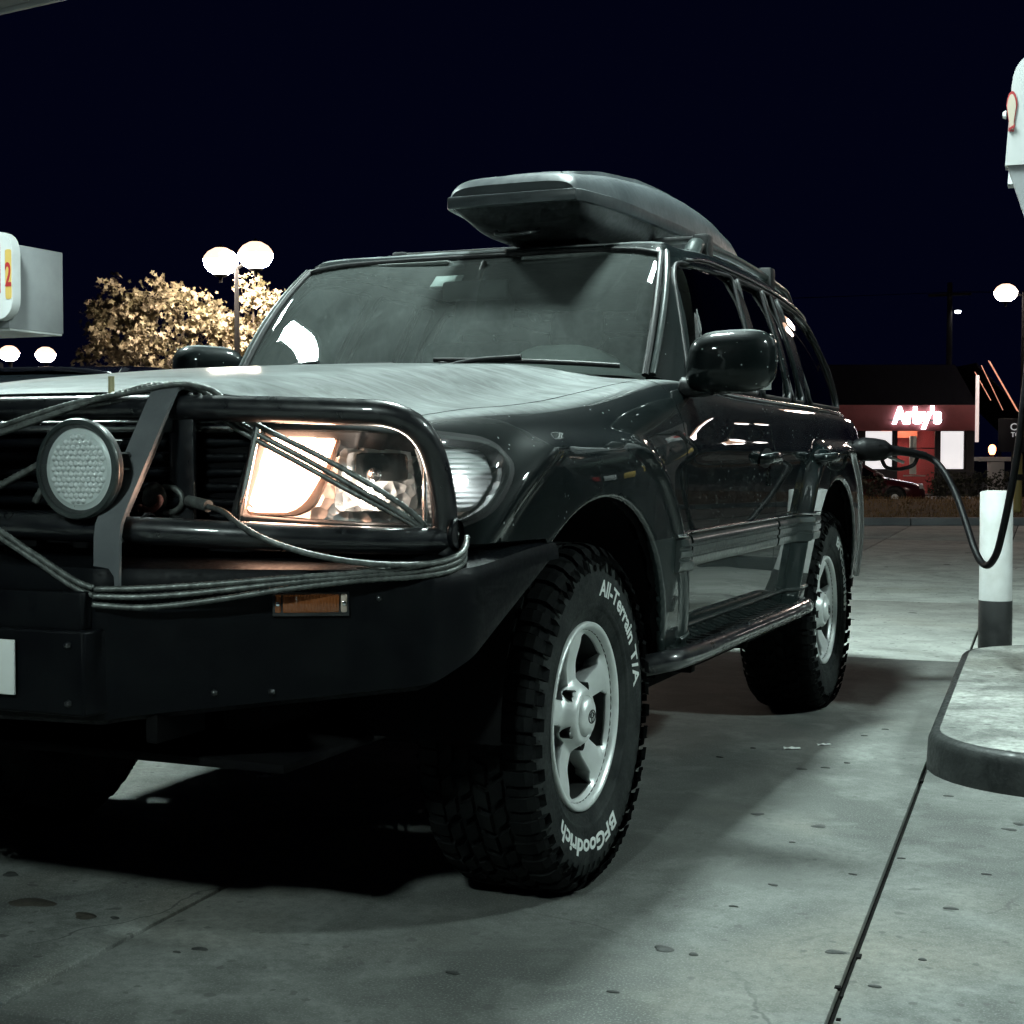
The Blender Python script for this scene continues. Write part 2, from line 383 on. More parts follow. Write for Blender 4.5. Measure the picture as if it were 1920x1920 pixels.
# ground: one sheet to the horizon, dipping beyond the verge
gxs = np.r_[-400, -200, -80, -40, -20, 0, 20, 40, 80, 200, 400]; gys = np.r_[-200, -60, -20, 0, 8, 14, 19, 24, 28, 32, 36, 44, 60, 90, 150, 400, 600]
V = []; va = R(23.4)
for a in gxs:
    for b in gys:
        z = -.035 if b < 28 else -.035-.5*float(sstep(28, 36, b)); V.append((2.2+a*math.cos(va)-b*math.sin(va), -3.44+a*math.sin(va)+b*math.cos(va), z))
ground = mk('ground', V, [(i*len(gys)+j, (i+1)*len(gys)+j, (i+1)*len(gys)+j+1, i*len(gys)+j+1) for i in range(len(gxs)-1) for j in range(len(gys)-1)], LOT); tag(ground, kind='structure')
fc = empty('forecourt'); tag(fc, kind='structure')
V, F = box_vf(-12.2, 6.3, -12.6, 21.4, -.034, -.016); V = np.array([loc(*p) for p in V]); mk('joint_bed', V, F, SEAL, fc, False)
xs = [.077+1.516*k for k in range(-8, 5)]; ysl = [-12.5, -6.88, -1.24, 4.42, 7.62, 15.7, 21.3]
for i in range(len(xs)-1):
    for j in range(len(ysl)-1):
        gpx = .006+.002*random.random(); V, F = box_vf(xs[i]+gpx, xs[i+1]-gpx, ysl[j]+gpx, ysl[j+1]-gpx, -.03, 0, .004, 2)
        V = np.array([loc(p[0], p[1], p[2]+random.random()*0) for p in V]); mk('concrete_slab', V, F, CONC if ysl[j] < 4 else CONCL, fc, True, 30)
# trodden-in gum and tar spots
GUM = noisy(mat('gum_spot', (.035, .037, .035), .7), (.025, .027, .025), (.055, .057, .054), 40, .6, .85, .2, .001)
GUMW = noisy(mat('tar_spot', (.05, .045, .035), .8), (.035, .032, .025), (.07, .062, .05), 30, .7, .9, .2, .001)
for k, (x, y, r_) in enumerate([(1.314, 0.812, 0.024), (1.095, 1.575, 0.022), (1.117, 0.886, 0.02), (1.166, 1.624, 0.014), (1.217, 1.733, 0.012), (1.603, 1.353, 0.014), (1.817, 0.989, 0.02), (1.838, 1.065, 0.02), (1.573, -0.259, 0.02), (0.79, 1.657, 0.012), (1.76, 0.159, 0.016), (0.855, 1.863, 0.012), (1.18, 2.262, 0.012), (1.231, 2.429, 0.012), (-0.241, -0.657, 0.052), (-0.058, -0.69, 0.03), (0.015, -0.676, 0.012), (0.32, -0.779, 0.016), (0.287, -0.815, 0.008), (0.883, -0.698, 0.014), (1.29, -0.027, 0.01), (1.334, 0.183, 0.012), (1.284, 0.606, 0.008), (1.497, 0.356, 0.01), (1.752, -0.233, 0.01), (1.688, -0.434, 0.012), (1.301, -0.392, 0.012), (1.219, -0.669, 0.012), (1.233, -0.383, 0.024), (-0.456, -0.489, 0.024), (1.584, 0.558, 0.01), (1.806, 0.49, 0.012)]+[(random.uniform(-3, 4), random.uniform(4.6, 14), random.uniform(.02, .05)) for _ in range(26)]):
    n = 18; ph = random.random()*6; V = [(x, y, .0035)]
    for i in range(n):
        a = 2*math.pi*i/n; q = r_*.72*(1+.18*math.sin(2*a+ph)+.12*math.sin(3*a+ph*2)+random.uniform(-.05, .05)); V.append((x+q*math.cos(a)*1.25, y+q*math.sin(a)*.9, .0025))
    V += [(p[0]+(p[0]-x)*.12, p[1]+(p[1]-y)*.12, .0006) for p in V[1:]]
    mk('gum_spot', V, [(0, 1+i, 1+(i+1) % n) for i in range(n)]+[(1+i, n+1+i, n+1+(i+1) % n, 1+(i+1) % n) for i in range(n)], GUMW if r_ > .028 else GUM, fc)
# crack widening along one joint: crumbled edge pieces of sealant
parts = []
for k in range(12):
    yp = random.uniform(-2.4, 1.75); xx = 1.593+random.gauss(0, .010); s_ = random.uniform(.0015, .006)
    parts.append(box_vf(xx-s_, xx+s_, yp-s_*random.uniform(1, 3), yp+s_*random.uniform(1, 3), -.004, random.uniform(.001, .004)))
V, F = join_vf(parts); V = np.array([loc(*p) for p in V]); tag(mk('joint_crumbs', V, F, SEAL, fc, False), kind='stuff')
# ================================================================== pump islands
def island(x0, x1, y0, y1, r, label, h=.13):
    root = empty('pump_island', loc((x0+x1)/2, (y0+y1)/2)); root.rotation_euler = (0, 0, ROT); tag(root, label, 'kerb island', 'concrete pump islands')
    hx, hy = (x1-x0)/2, (y1-y0)/2
    def outline(inset, n=12):
        P = []; rr = max(r-inset, .02)
        for cx, cyy, a0 in ((hx-r, hy-r, 0), (-hx+r, hy-r, 90), (-hx+r, -hy+r, 180), (hx-r, -hy+r, 270)):
            for a in np.linspace(R(a0), R(a0+90), n): P.append((cx+rr*math.cos(a), cyy+rr*math.sin(a)))
        return P
    lv = [(-.01, -.02), (-.004, h-.035), (.004, h-.014), (.016, h-.003), (.034, h)]
    V = []; n = 48
    for ins, z in lv: V += [(*p, z) for p in outline(ins)]
    F = [(k*n+i, k*n+(i+1) % n, (k+1)*n+(i+1) % n, (k+1)*n+i) for k in range(len(lv)-1) for i in range(n)]
    mk('kerb_edge', V, F, KERBP, root)
    P = outline(.0345); V = [(*p, h-.001) for p in P]; mk('top_slab', V, [tuple(range(n))], CONC2, root, False)
    return root
KERBP = noisy(mat('painted_kerb', (.012, .014, .014), .45), (.008, .010, .010), (.035, .038, .037), 9, .4, .7, .3, .004)
isl = island(1.60, 2.72, 1.30, 4.22, .42, 'light concrete pump island with rounded dark kerb at the right edge')
isl2 = island(1.95, 3.0, 6.75, 9.9, .35, 'farther low concrete island behind the white bollard')
isl3 = island(-6.6, -5.35, 3.6, 7.6, .4, 'concrete island under the left fuel pump')
# ================================================================== canopy with its lights
can = empty('canopy', (0, 0, 0)); tag(can, 'white service station canopy roof, its edge in the top left corner', 'canopy')
CANR = R(-8); CW = mat('canopy_white', (.55, .56, .56), .55); SOF = mat('soffit_grey', (.34, .35, .35), .6)
def cloc(x, y, z): return (x*math.cos(CANR)-y*math.sin(CANR), x*math.sin(CANR)+y*math.cos(CANR), z)
def cbox(nm, b, m_, bev=0): 
    V, F = box_vf(*b, bev); return mk(nm, np.array([cloc(*p) for p in V]), F, m_, can, bool(bev), 40)
cy1 = 5.72; CZ = 4.86
for k in range(10): cbox('soffit_panel', (-16+3.0*k+.006, -13+3.0*k-.006, -12, cy1-.02, CZ, CZ+.03), SOF)
cbox('roof_deck', (-16.1, 14.1, -12.1, cy1-.05, CZ+.04, CZ+.85), CW)
cbox('fascia', (-16.2, 14.2, cy1, cy1+.05, CZ-.03, CZ+.95), CW, .01); cbox('fascia', (-16.2, 14.2, -12.25, -12.2, CZ-.03, CZ+.95), CW, .01)
cbox('fascia', (-16.25, -16.2, -12.2, cy1, CZ-.03, CZ+.95), CW, .01); cbox('fascia', (14.2, 14.25, -12.2, cy1, CZ-.03, CZ+.95), CW, .01)
for x, y in ((-12.5, 3.0), (4.2, -9.5), (-8.5, -9.5), (6.2, 3.0)): cbox('column', (x-.16, x+.16, y-.16, y+.16, 0, CZ), CW, .01)
LED = mat('canopy_led', (1, 1, 1), .5, emit=(.80, 1.0, .955), es=LED_S)
def fixture(x, y, where):
    f = empty('canopy_light', (x, y, CZ)); f.rotation_euler = (0, 0, CANR); tag(f, 'square canopy light in the soffit '+where, 'light', 'canopy lights')
    box('frame', -.36, .36, -.36, .36, -.055, -.002, CW, f, .008); box('diffuser', -.30, .30, -.30, .30, -.068, -.058, LED, f, .004)
for f_ in FIX: fixture(*f_)
# ================================================================== the SUV (car axes: x to its left, y rearwards, front axle at y=0)
suv = empty('suv', (0, 0, 0))
tag(suv, 'dark green four-wheel-drive SUV with black bull bar filling the foreground', 'car')
WB = 2.85; AXZ = .419
# perimeter keys: x, y, inward run of the shoulder, top z, z where the shoulder starts
KEY = np.array([
 (0, -.872, .03, 1.14, 1.075), (.30, -.866, .03, 1.138, 1.075), (.52, -.84, .03, 1.13, 1.07), (.68, -.782, .04, 1.128, 1.06),
 (.79, -.685, .07, 1.134, 1.045), (.862, -.54, .115, 1.150, 1.02), (.906, -.35, .153, 1.165, .995), (.927, -.15, .176, 1.176, .98),
 (.937, .1, .187, 1.196, .98), (.94, .4, .19, 1.231, 1.0), (.94, .65, .178, 1.263, 1.02), (.938, .85, .15, 1.284, 1.05),
 (.936, 1.0, .10, 1.282, 1.07), (.935, 1.15, .06, 1.262, 1.09), (.935, 1.4, .047, 1.247, 1.10), (.935, 2.2, .047, 1.24, 1.10),
 (.93, 3.0, .047, 1.235, 1.09), (.918, 3.4, .055, 1.23, 1.06), (.885, 3.72, .06, 1.225, 1.03), (.80, 3.90, .06, 1.22, 1.02),
 (.6, 3.97, .05, 1.215, 1.02), (.3, 3.995, .05, 1.21, 1.02), (0, 4.0, .05, 1.21, 1.02)])
_D = catmull(KEY, 40)
_s = np.r_[0, np.cumsum(np.linalg.norm(np.diff(_D[:, :2], axis=0), axis=1))]
def key_at(s): return np.stack([np.interp(s, _s, _D[:, k]) for k in range(5)], -1)
def s_of_y(y, side=True):
    m = _D[:, 0] > .5; return float(np.interp(y, _D[m][:, 1], _s[m]))
def s_of_x(x): 
    m = (_D[:, 1] < -.5); return float(np.interp(x, _D[m][:, 0], _s[m]))
_T = np.gradient(_D[:, :2], axis=0); _T /= np.linalg.norm(_T, axis=1)[:, None]
def nrm_at(s):
    tx = np.interp(s, _s, _T[:, 0]); ty = np.interp(s, _s, _T[:, 1]); l = np.hypot(tx, ty); return ty/l, -tx/l
def shell(s, q, off=0.0):
    """q in 0..1 lower side, 1..2 shoulder"""
    K = key_at(s); nx, ny = nrm_at(s); z0 = .44
    ql = np.clip(q, 0, 1); ph = np.clip(q-1, 0, 1)*math.pi/2
    z = np.where(q <= 1, z0+(K[..., 4]-z0)*ql, K[..., 4]+(K[..., 3]-K[..., 4])*np.sin(ph)**.9)
    inn = np.where(q > 1, K[..., 2]*(1-np.cos(ph)**.9), 0)
    inn = inn + .04*np.clip((.92-z)/.45, 0, 1)**2
    y = K[..., 1]
    fl = 0
    for yc in (0, WB):
        rr = np.hypot(y-yc, (z-.44)); a = sstep(.775, .700, rr)*.046 - sstep(.695, .655, rr)*.014
        fl = fl + a*sstep(.45, .62, K[..., 0])*sstep(1.13, 1.07, z) - .03*sstep(.522, .500, rr)
    # waist crease
    fl = fl + .006*np.exp(-((z-1.075)/.03)**2)*sstep(.6, 1.0, y)*sstep(3.8, 3.4, y)
    d = -inn+fl+off
    return np.stack([K[..., 0]+nx*d, K[..., 1]+ny*d, z], -1)
def shell_panel(name, s0, s1, inside, mat_, parent, q0=0.0, q1=2.0, off=0.0, ds=.012, depth=.018, outside=(), gap=.0034, rq=72, mir=True, thick=True):
    ns = max(3, int((s1-s0)/ds)); S = np.linspace(s0, s1, ns)
    Q = np.unique(np.r_[np.linspace(0, 1, 58), np.linspace(1, 2, 24)]); Q = Q[(Q >= q0) & (Q <= q1)]
    SS, QQ = np.meshgrid(S, Q, indexing='ij'); V = shell(SS, QQ, off).reshape(-1, 3)
    A = np.stack([SS.ravel(), V[:, 2]], 1); F = grid_faces(len(S), len(Q))
    if inside is not None: V, A, F = clip(V, A, F, poly_sdf(A[:, 0], A[:, 1], inside)+gap)
    for oc in outside: V, A, F = clip(V, A, F, -(oc(A[:, 0], A[:, 1], V))+gap)
    if thick: V, F = flange(V, F, depth)
    o = mk(name, V, F, mat_, parent)
    return (o, mirror(o)) if mir else (o, None)
sy = s_of_y
def arch(yc, r=.512, zc=.44): return lambda s, z, V: np.hypot(V[:, 1]-yc, V[:, 2]-zc)-r
HL = None
def hpoly():
    a = s_of_x
    return [(a(.455), .925), (a(.519), 1.120), (a(.70), 1.119), (a(.80), 1.110), (sy(-.50), 1.095), (sy(-.45), 1.078), (sy(-.435), 1.05), (sy(-.46), 1.01),
            (sy(-.52), .945), (sy(-.58), .912), (sy(-.64), .903), (a(.72), .907)]
HPOLY = hpoly()
def round_poly(P, r, n=5):
    P = [np.array(p, float) for p in P]; out_ = []
    for i in range(len(P)):
        a, b, c = P[i-1], P[i], P[(i+1) % len(P)]; u = a-b; v = c-b; lu = np.linalg.norm(u); lv = np.linalg.norm(v); rr = min(r, .45*lu, .45*lv)
        p = b+u/lu*rr; q = b+v/lv*rr
        for t in np.linspace(0, 1, n): out_.append((1-t)**2*p+2*t*(1-t)*b+t*t*q)
    return out_
HPR = round_poly(HPOLY, .03)
# door gap lines in (s,z)
FG = [(sy(.80), 1.30), (sy(.765), 1.20), (sy(.745), 1.06), (sy(.765), .83), (sy(.77), .69), (sy(.745), .50)]
BG = [(sy(1.74), 1.30), (sy(1.76), 1.20), (sy(1.83), 1.02), (sy(1.86), .84), (sy(1.855), .66), (sy(1.85), .50)]
CG = [(sy(2.56), 1.30), (sy(2.60), 1.15), (sy(2.66), .98), (sy(2.66), .90)]
hcut = lambda s, z, V: poly_sdf(s, z, HPR)+.0
# front fender
fpoly = [(s_of_x(.50), 1.30), (s_of_x(.50), 1.109), (s_of_x(.66), 1.109), (s_of_x(.66), .865), (sy(-.30), .865), (sy(-.20), .50)] + FG[::-1]
fpoly = [(s_of_x(.50), 1.30), (s_of_x(.50), .87), (sy(-.33), .87), (sy(-.33), .50)] + FG[::-1]
fender, fender_r = shell_panel('front_fender', s_of_x(.50), sy(.85), fpoly, PAINT, suv, outside=(hcut, arch(0)))
fdpoly = FG+BG[::-1]
front_door, front_door_r = shell_panel('front_door', sy(.68), sy(1.95), fdpoly, PAINT, suv)
carch = arch(WB, .53)
rdpoly = BG+[(sy(2.66), .50), (sy(2.66), .90)]+CG[::-1][1:]
rear_door, rear_door_r = shell_panel('rear_door', sy(1.68), sy(2.75), rdpoly, PAINT, suv, outside=(arch(WB, .535),))
qpoly = CG+[(sy(2.66), .50), (_s[-1]+.1, .50), (_s[-1]+.1, 1.30)]
quarter, quarter_r = shell_panel('rear_quarter_panel', sy(2.5), _s[-1], qpoly, PAINT, suv, outside=(arch(WB), lambda s, z, V: np.maximum(np.where(V[:, 1] > 3.55, .80-V[:, 2], -.1)*-1, -9)))
# dark inner shell so panel gaps and wheel openings read black
S = np.linspace(s_of_x(.05), _s[-1], 200); Q = np.linspace(.02, 1.98, 40); SS, QQ = np.meshgrid(S, Q, indexing='ij')
V = shell(SS, QQ, -.024).reshape(-1, 3); A = np.stack([SS.ravel(), V[:, 2]], 1); F = grid_faces(200, 40)
for yc in (0, WB): V, A, F = clip(V, A, F, -(np.hypot(V[:, 1]-yc, V[:, 2]-.44)-.515))
V, A, F = clip(V, A, F, -(poly_sdf(A[:, 0], A[:, 1], HPR)))
V, A, F = clip(V, A, F, -np.where(V[:, 1] < -.3, V[:, 2]-.86, 1))
inner = mk('inner_body', V, F, UNDER, suv); mirror(inner)
# wheel-arch liners
for yc in (0, WB):
    prof = []
    th = np.linspace(-math.pi*.5, math.pi*.5, 40); V = []; 
    for x in (.915, .86, .55):
        for t in th: V.append((x, yc+.53*math.sin(t), .44+.53*math.cos(t)))
    F = [(k*40+i, k*40+i+1, (k+1)*40+i+1, (k+1)*40+i) for k in range(2) for i in range(39)]
    V += [(.55, yc, .44)]; F += [(80+i, 80+i+1, 120) for i in range(39)]
    l = mk('wheel_arch_liner', V, F, UNDER, suv); mirror(l)
# body-side moulding (proud grey strip) per panel, with two grooves
def moulding(s0, s1, z0=.732, z1=.828, name='side_moulding', parent=suv):
    prof = [(z0, -.004), (z0+.003, .010), (z0+.012, .014), (z0+.030, .015), (z0+.033, .010), (z0+.040, .010), (z0+.043, .015), (z0+.060, .016), (z0+.063, .011), (z0+.070, .011), (z0+.073, .016), (z1-.014, .014), (z1-.004, .010), (z1, -.004)]
    S = np.linspace(s0, s1, max(8, int((s1-s0)/.03))); V = []
    for s in S:
        K = key_at(s); 
        for z, o in prof:
            q = (z-.44)/(K[4]-.44); V.append(shell(np.array(s), np.array(q), o))
    V = np.array(V); m = len(prof); F = [(i*m+j, (i+1)*m+j, (i+1)*m+j+1, i*m+j+1) for i in range(len(S)-1) for j in range(m-1)]
    F += [tuple(range(m)), tuple(range((len(S)-1)*m, len(S)*m))[::-1]]
    o = mk(name, V, F, GREYTRIM, parent, True, 30); return o, mirror(o)
GREYTRIM = noisy(mat('grey_moulding', (.028, .036, .035), .32, .2, .5, .1), (.024, .032, .031), (.04, .05, .049), 14, .3, .5, .04, .001)
moulding(sy(.545), sy(.755)); moulding(sy(.775), sy(1.848)); moulding(sy(1.872), sy(2.42))
# chrome strip on top of the moulding
for a, b in ((.53, .757), (.773, 1.85), (1.87, 2.43)):
    P = np.array([shell(np.array(s), np.array((.836-.44)/(key_at(s)[4]-.44)), .006) for s in np.linspace(sy(a), sy(b), 40)])
    t = tube('chrome_strip', P, .0045, CHROME, suv, 8); mirror(t)
# lower sill crease trim and rocker
P = np.array([shell(np.array(s), np.array((z-.44)/(key_at(s)[4]-.44)), .002) for s, z in zip(np.linspace(sy(.66), sy(2.36), 60), .556-.035*np.exp(-((np.linspace(.66, 2.36, 60)-.62)/.06)**2))])
mirror(tube('sill_trim', P, .007, GREYTRIM, suv, 8))
V, F = box_vf(.72, .885, .50, 2.36, .40, .50, .02); mirror(mk('rocker_panel', V, F, UNDER, suv, True, 40))
# ---- hood
E = []
for s in np.linspace(0, sy(.845), 260):
    p = shell(np.array(s), np.array(2.0)); E.append(p)
E = np.array(E)
side = E[E[:, 1] > -.75]
_ey = side[:, 1]; _ez = side[:, 2]; _ex = side[:, 0]
def hood_z(x, y):
    ax = np.abs(x)
    ze = np.interp(y, np.r_[-.9, -.80, _ey], np.r_[1.122, 1.132, _ez]); xe = np.interp(y, np.r_[-.9, -.80, _ey], np.r_[.70, .72, _ex])
    zc = np.interp(y, [-.90, -.86, -.80, -.70, -.5, -.2, .1, .4, .7, .9], [1.165, 1.185, 1.207, 1.229, 1.254, 1.283, 1.305, 1.324, 1.338, 1.345])
    t = np.clip(ax/xe, 0, 1.05); g = .42*(1-t**2.2)+.58*(1-sstep(.50, .93, t))
    return ze+(zc-ze)*g
for _ in range(1): pass
hood_rear = [(.762, .845), (.66, .80), (.45, .745), (.2, .715), (0, .705)]
hr = catmull(np.array(hood_rear), 12)
outline = np.vstack([E[:, :2][E[:, 1] < .845], hr]); outline = np.vstack([outline, outline[::-1][1:-1]*[-1, 1]])
gx = np.linspace(-.80, .80, 108); gy = np.linspace(-.90, .86, 120); GX, GY = np.meshgrid(gx, gy, indexing='ij')
GZ = hood_z(GX, GY)
# smooth the interpolated height field a little
for _ in range(6):
    Z2 = GZ.copy(); Z2[1:-1, 1:-1] = (GZ[1:-1, 1:-1]*4+GZ[:-2, 1:-1]+GZ[2:, 1:-1]+GZ[1:-1, :-2]+GZ[1:-1, 2:])/8; GZ = Z2
V = np.stack([GX, GY, GZ], -1).reshape(-1, 3); A = V[:, :2].copy(); F = grid_faces(108, 120)
V, A, F = clip(V, A, F, poly_sdf(A[:, 0], A[:, 1], outline)+.005)
V, F = flange(V, F, .022, .004)
hood = mk('hood', V, F, PAINT, suv)
# washer jets and the aerial stub on the hood front
box('washer_jet', -.27, -.25, .52, .55, 1.318, 1.332, PLASTIC, suv, .004); box('washer_jet', .25, .27, .52, .55, 1.318, 1.332, PLASTIC, suv, .004)
# ---- cowl
V = []; xs = np.linspace(-.80, .80, 41)
for x in xs:
    yr = np.interp(abs(x), hr[::-1, 0], hr[::-1, 1]); yb = np.interp(abs(x), [0, .40, .66, .735, .80], [.82, .864, .94, .985, 1.03])
    V += [(x, yr-.06, 1.25), (x, yr+.01, np.interp(abs(x), [0, .5, .8], [1.305, 1.285, 1.25])), (x, yb+.05, np.interp(abs(x), [0, .66, .8], [1.325, 1.305, 1.272]))]
F = [(i*3+j, (i+1)*3+j, (i+1)*3+j+1, i*3+j+1) for i in range(40) for j in range(2)]
mk('cowl_panel', V, F, PLASTIC, suv)
# ---- greenhouse: bottom / top key pairs
GK = np.array([
 (0, .80, 1.318, 0, 1.478, 1.770), (.40, .85, 1.315, .36, 1.440, 1.764), (.64, .929, 1.308, .575, 1.377, 1.748), (.735, .972, 1.303, .665, 1.343, 1.727),
 (.80, 1.03, 1.288, .698, 1.405, 1.718), (.865, 1.075, 1.262, .716, 1.48, 1.722), (.884, 1.3, 1.247, .72, 1.62, 1.738), (.888, 1.75, 1.241, .722, 1.95, 1.742),
 (.888, 2.6, 1.236, .722, 2.55, 1.730), (.875, 3.1, 1.232, .712, 3.0, 1.708), (.845, 3.45, 1.228, .695, 3.32, 1.682), (.77, 3.74, 1.224, .63, 3.55, 1.665),
 (.58, 3.87, 1.22, .45, 3.66, 1.668), (0, 3.93, 1.22, 0, 3.71, 1.672)])
_G = catmull(GK, 30); NG_ = len(_G)
_gu = np.linspace(0, len(GK)-1, NG_)
def green(u, t, off=0.0):
    g = np.stack([np.interp(u, _gu, _G[:, k]) for k in range(6)], -1); B = g[..., :3]; T = g[..., 3:]
    d = .01; g2 = np.stack([np.interp(np.minimum(u+d, _gu[-1]), _gu, _G[:, k]) for k in range(6)], -1); g1 = np.stack([np.interp(np.maximum(u-d, 0), _gu, _G[:, k]) for k in range(6)], -1)
    tt = t[..., None]; tang = (g2-g1)[..., :3]*(1-tt)+(g2-g1)[..., 3:]*tt
    n = np.cross(tang, T-B); n /= np.linalg.norm(n, axis=-1)[..., None]
    bow = .028*4*t*(1-t)
    return B+(T-B)*tt+n*(bow+off)[..., None] if not np.isscalar(off) else B+(T-B)*tt+n*(bow[..., None]+off)
def green_panel(name, u0, u1, polys_in=None, polys_out=(), m=PAINT, off=0.0, t0=0.0, t1=1.0, depth=.015, gap=0.0, du=.03, nt=40, yz=True, mir=True, thick=True, parent=suv):
    U = np.linspace(u0, u1, max(6, int((u1-u0)/du))); T = np.linspace(t0, t1, nt); UU, TT = np.meshgrid(U, T, indexing='ij')
    V = green(UU, TT, off).reshape(-1, 3); A = np.stack([UU.ravel(), TT.ravel()], 1); F = grid_faces(len(U), nt)
    if polys_in is not None:
        V, A, F = clip(V, A, F, (poly_sdf(V[:, 1], V[:, 2], polys_in) if yz else poly_sdf(V[:, 0], V[:, 2], polys_in))+gap)
    for p in polys_out: V, A, F = clip(V, A, F, -(poly_sdf(V[:, 1], V[:, 2], p) if yz else poly_sdf(V[:, 0], V[:, 2], p))+gap)
    if thick: V, F = flange(V, F, depth)
    o = mk(name, V, F, m, parent); return (o, mirror(o)) if mir else (o, None)
# side windows as polygons in (y,z)
W1 = round_poly([(1.068, 1.280), (1.305, 1.635), (1.375, 1.694), (1.93, 1.704), (1.775, 1.268)], .035)
W2 = round_poly([(1.86, 1.267), (2.005, 1.702), (2.33, 1.697), (2.275, 1.265)], .022)
W3 = round_poly([(2.325, 1.264), (2.375, 1.696), (2.50, 1.693), (2.50, 1.263)], .02)
W4 = round_poly([(2.63, 1.262), (2.61, 1.69), (3.02, 1.665), (3.20, 1.62), (3.34, 1.40), (3.385, 1.262)], .05)
sidep = green_panel('side_frame', 3.12, 13, None, (W1, W2, W3, W4), PAINT, du=.02, nt=60)
DKG = []
for nm, W, par in (('front_door_window', W1, 1), ('rear_door_window', W2, 2), ('rear_door_quarter_window', W3, 2), ('rear_side_window', W4, 0)):
    W_ = np.array(W); o, o2 = green_panel(nm, 3.7, 11.6, W, (), DARKGLASS, off=-.010, du=.03, nt=40, thick=False)
    # trim round the window
    P = []
    for a, b in W_:
        # solve surface x at (y,z)
        u = np.linspace(3.7, 11.8, 400); 
        best = None
        tt = np.linspace(0, 1, 2)
        g = np.stack([np.interp(u, _gu, _G[:, k]) for k in range(6)], -1)
        t = np.clip((b-g[:, 2])/(g[:, 5]-g[:, 2]), 0, 1); yy = g[:, 1]+(g[:, 4]-g[:, 1])*t
        i = int(np.argmin(np.abs(yy-a))); P.append(green(np.array(u[i]), np.array(t[i]), .002))
    P = np.array(P); P = P[np.r_[True, np.linalg.norm(np.diff(P, axis=0), axis=1) > .004]]
    t_ = tube('window_trim', resample(np.vstack([P, P[:1]]), .012)[:-1], .0075, RUBTRIM if True else CHROME, suv, 8, closed=True); mirror(t_)
# bright drip moulding over the side windows and along the belt
P = np.array([green(np.array(u), np.array(.985), .006) for u in np.linspace(4.6, 10.6, 80)]); mirror(tube('drip_moulding', P, .006, CHROME, suv, 8))
P = np.array([green(np.array(u), np.array(.02), .008) for u in np.linspace(5.15, 10.4, 80)]); mirror(tube('belt_moulding', P, .006, CHROME, suv, 8))
# windscreen
wpoly = None
wind, _ = green_panel('windscreen', 0, 2.93, None, (), WSCREEN, off=-.004, du=.06, nt=36, t0=.0, t1=.985, thick=False, mir=False)
Vw = np.array([v.co[:] for v in wind.data.vertices]); wm = mirror(wind)
# screen frit / rubber border
P = np.array([green(np.array(3.02), np.array(t), .001) for t in np.linspace(0, 1, 30)]); mirror(tube('windscreen_seal', P, .012, RUBTRIM, suv, 8))
P = np.array([green(np.array(u), np.array(.985), .001) for u in np.linspace(0, 3.0, 40)]); P = np.vstack([P[::-1]*[-1, 1, 1], P[1:]]); tube('windscreen_seal', P, .010, RUBTRIM, suv, 8)
frit, _ = green_panel('windscreen_shade_band', 0, .62, None, (), mat('black_frit', (.005, .005, .006), .5), off=-.012, t0=.93, t1=1.0, nt=6, thick=False, mir=True)
# A-pillar gutter moulding
P = np.array([green(np.array(3.25), np.array(t), .010) for t in np.linspace(.0, 1.0, 30)]); mirror(tube('pillar_moulding', P, .011, GREYTRIM, suv, 8))
# ---- roof: shoulder from the window heads to the crown
def roof_z(x, y):
    zc = np.interp(y, [1.55, 1.8, 2.3, 2.9, 3.3, 3.6], [1.800, 1.815, 1.822, 1.808, 1.780, 1.742]); return zc-.032*(np.abs(x)/.62)**2.2
U = np.linspace(0, len(GK)-1, 150); V = []; nr = 12
for u in U:
    g = np.array([np.interp(u, _gu, _G[:, k]) for k in range(6)]); T = g[3:]; B = g[:3]; d = (T-B)/np.linalg.norm(T-B)
    cx = min(T[0]*.93, .60); cyy = min(max(T[1]+ (.16 if u < 3 else .0), 1.58), 3.50) if u < 4 else min(max(T[1], 1.58), 3.50)
    Cc = np.array([cx, cyy, roof_z(cx, cyy)]); L = np.linalg.norm(Cc-T); h = Cc-T; h[2] = 0; hl = np.linalg.norm(h); h = h/hl if hl > 1e-6 else h
    p1 = T+d*L*.38; p2 = Cc-h*L*.45; p2[2] = Cc[2]-.002
    for t in np.linspace(0, 1, nr): V.append((1-t)**3*T+3*t*(1-t)**2*p1+3*t*t*(1-t)*p2+t**3*Cc)
F = grid_faces(150, nr); V = np.array(V)
gx = np.linspace(-.60, .60, 50); gy = np.linspace(1.58, 3.50, 60); GX, GY = np.meshgrid(gx, gy, indexing='ij')
RV = np.stack([GX, GY, roof_z(GX, GY)], -1).reshape(-1, 3)
Vm = V*[-1, 1, 1]; Fm = [f[::-1] for f in F]
V, F = join_vf([(V, F), (Vm, Fm), (RV, grid_faces(50, 60))]); roof = mk('roof', V, F, PAINT, suv)
# ---- roof rails
for sgn in (1, -1):
    ys = np.linspace(1.80, 3.40, 60); x0 = .635
    P = []
    for y in ys:
        lift = .058*sstep(1.80, 1.90, y)*sstep(3.40, 3.26, y); P.append((sgn*(x0-.012*abs(y-2.5)/.8), y, roof_z(x0, y)-.014+lift))
    rail = tube('roof_rail', P, np.interp(ys, [1.8, 1.86, 1.95, 3.25, 3.34, 3.4], [.030, .034, .017, .016, .028, .02]), PLASTIC if False else GREYTRIM, suv, 14)
for y in (1.98, 2.95):
    box('crossbar', -.63, .63, y-.03, y+.03, roof_z(0, y)+.028, roof_z(0, y)+.05, PLASTIC, suv, .008)
    for sgn in (1, -1): box('crossbar_foot', sgn*.625-.03, sgn*.625+.03, y-.04, y+.04, roof_z(.62, y)-.01, roof_z(0, y)+.055, PLASTIC, suv, .01)
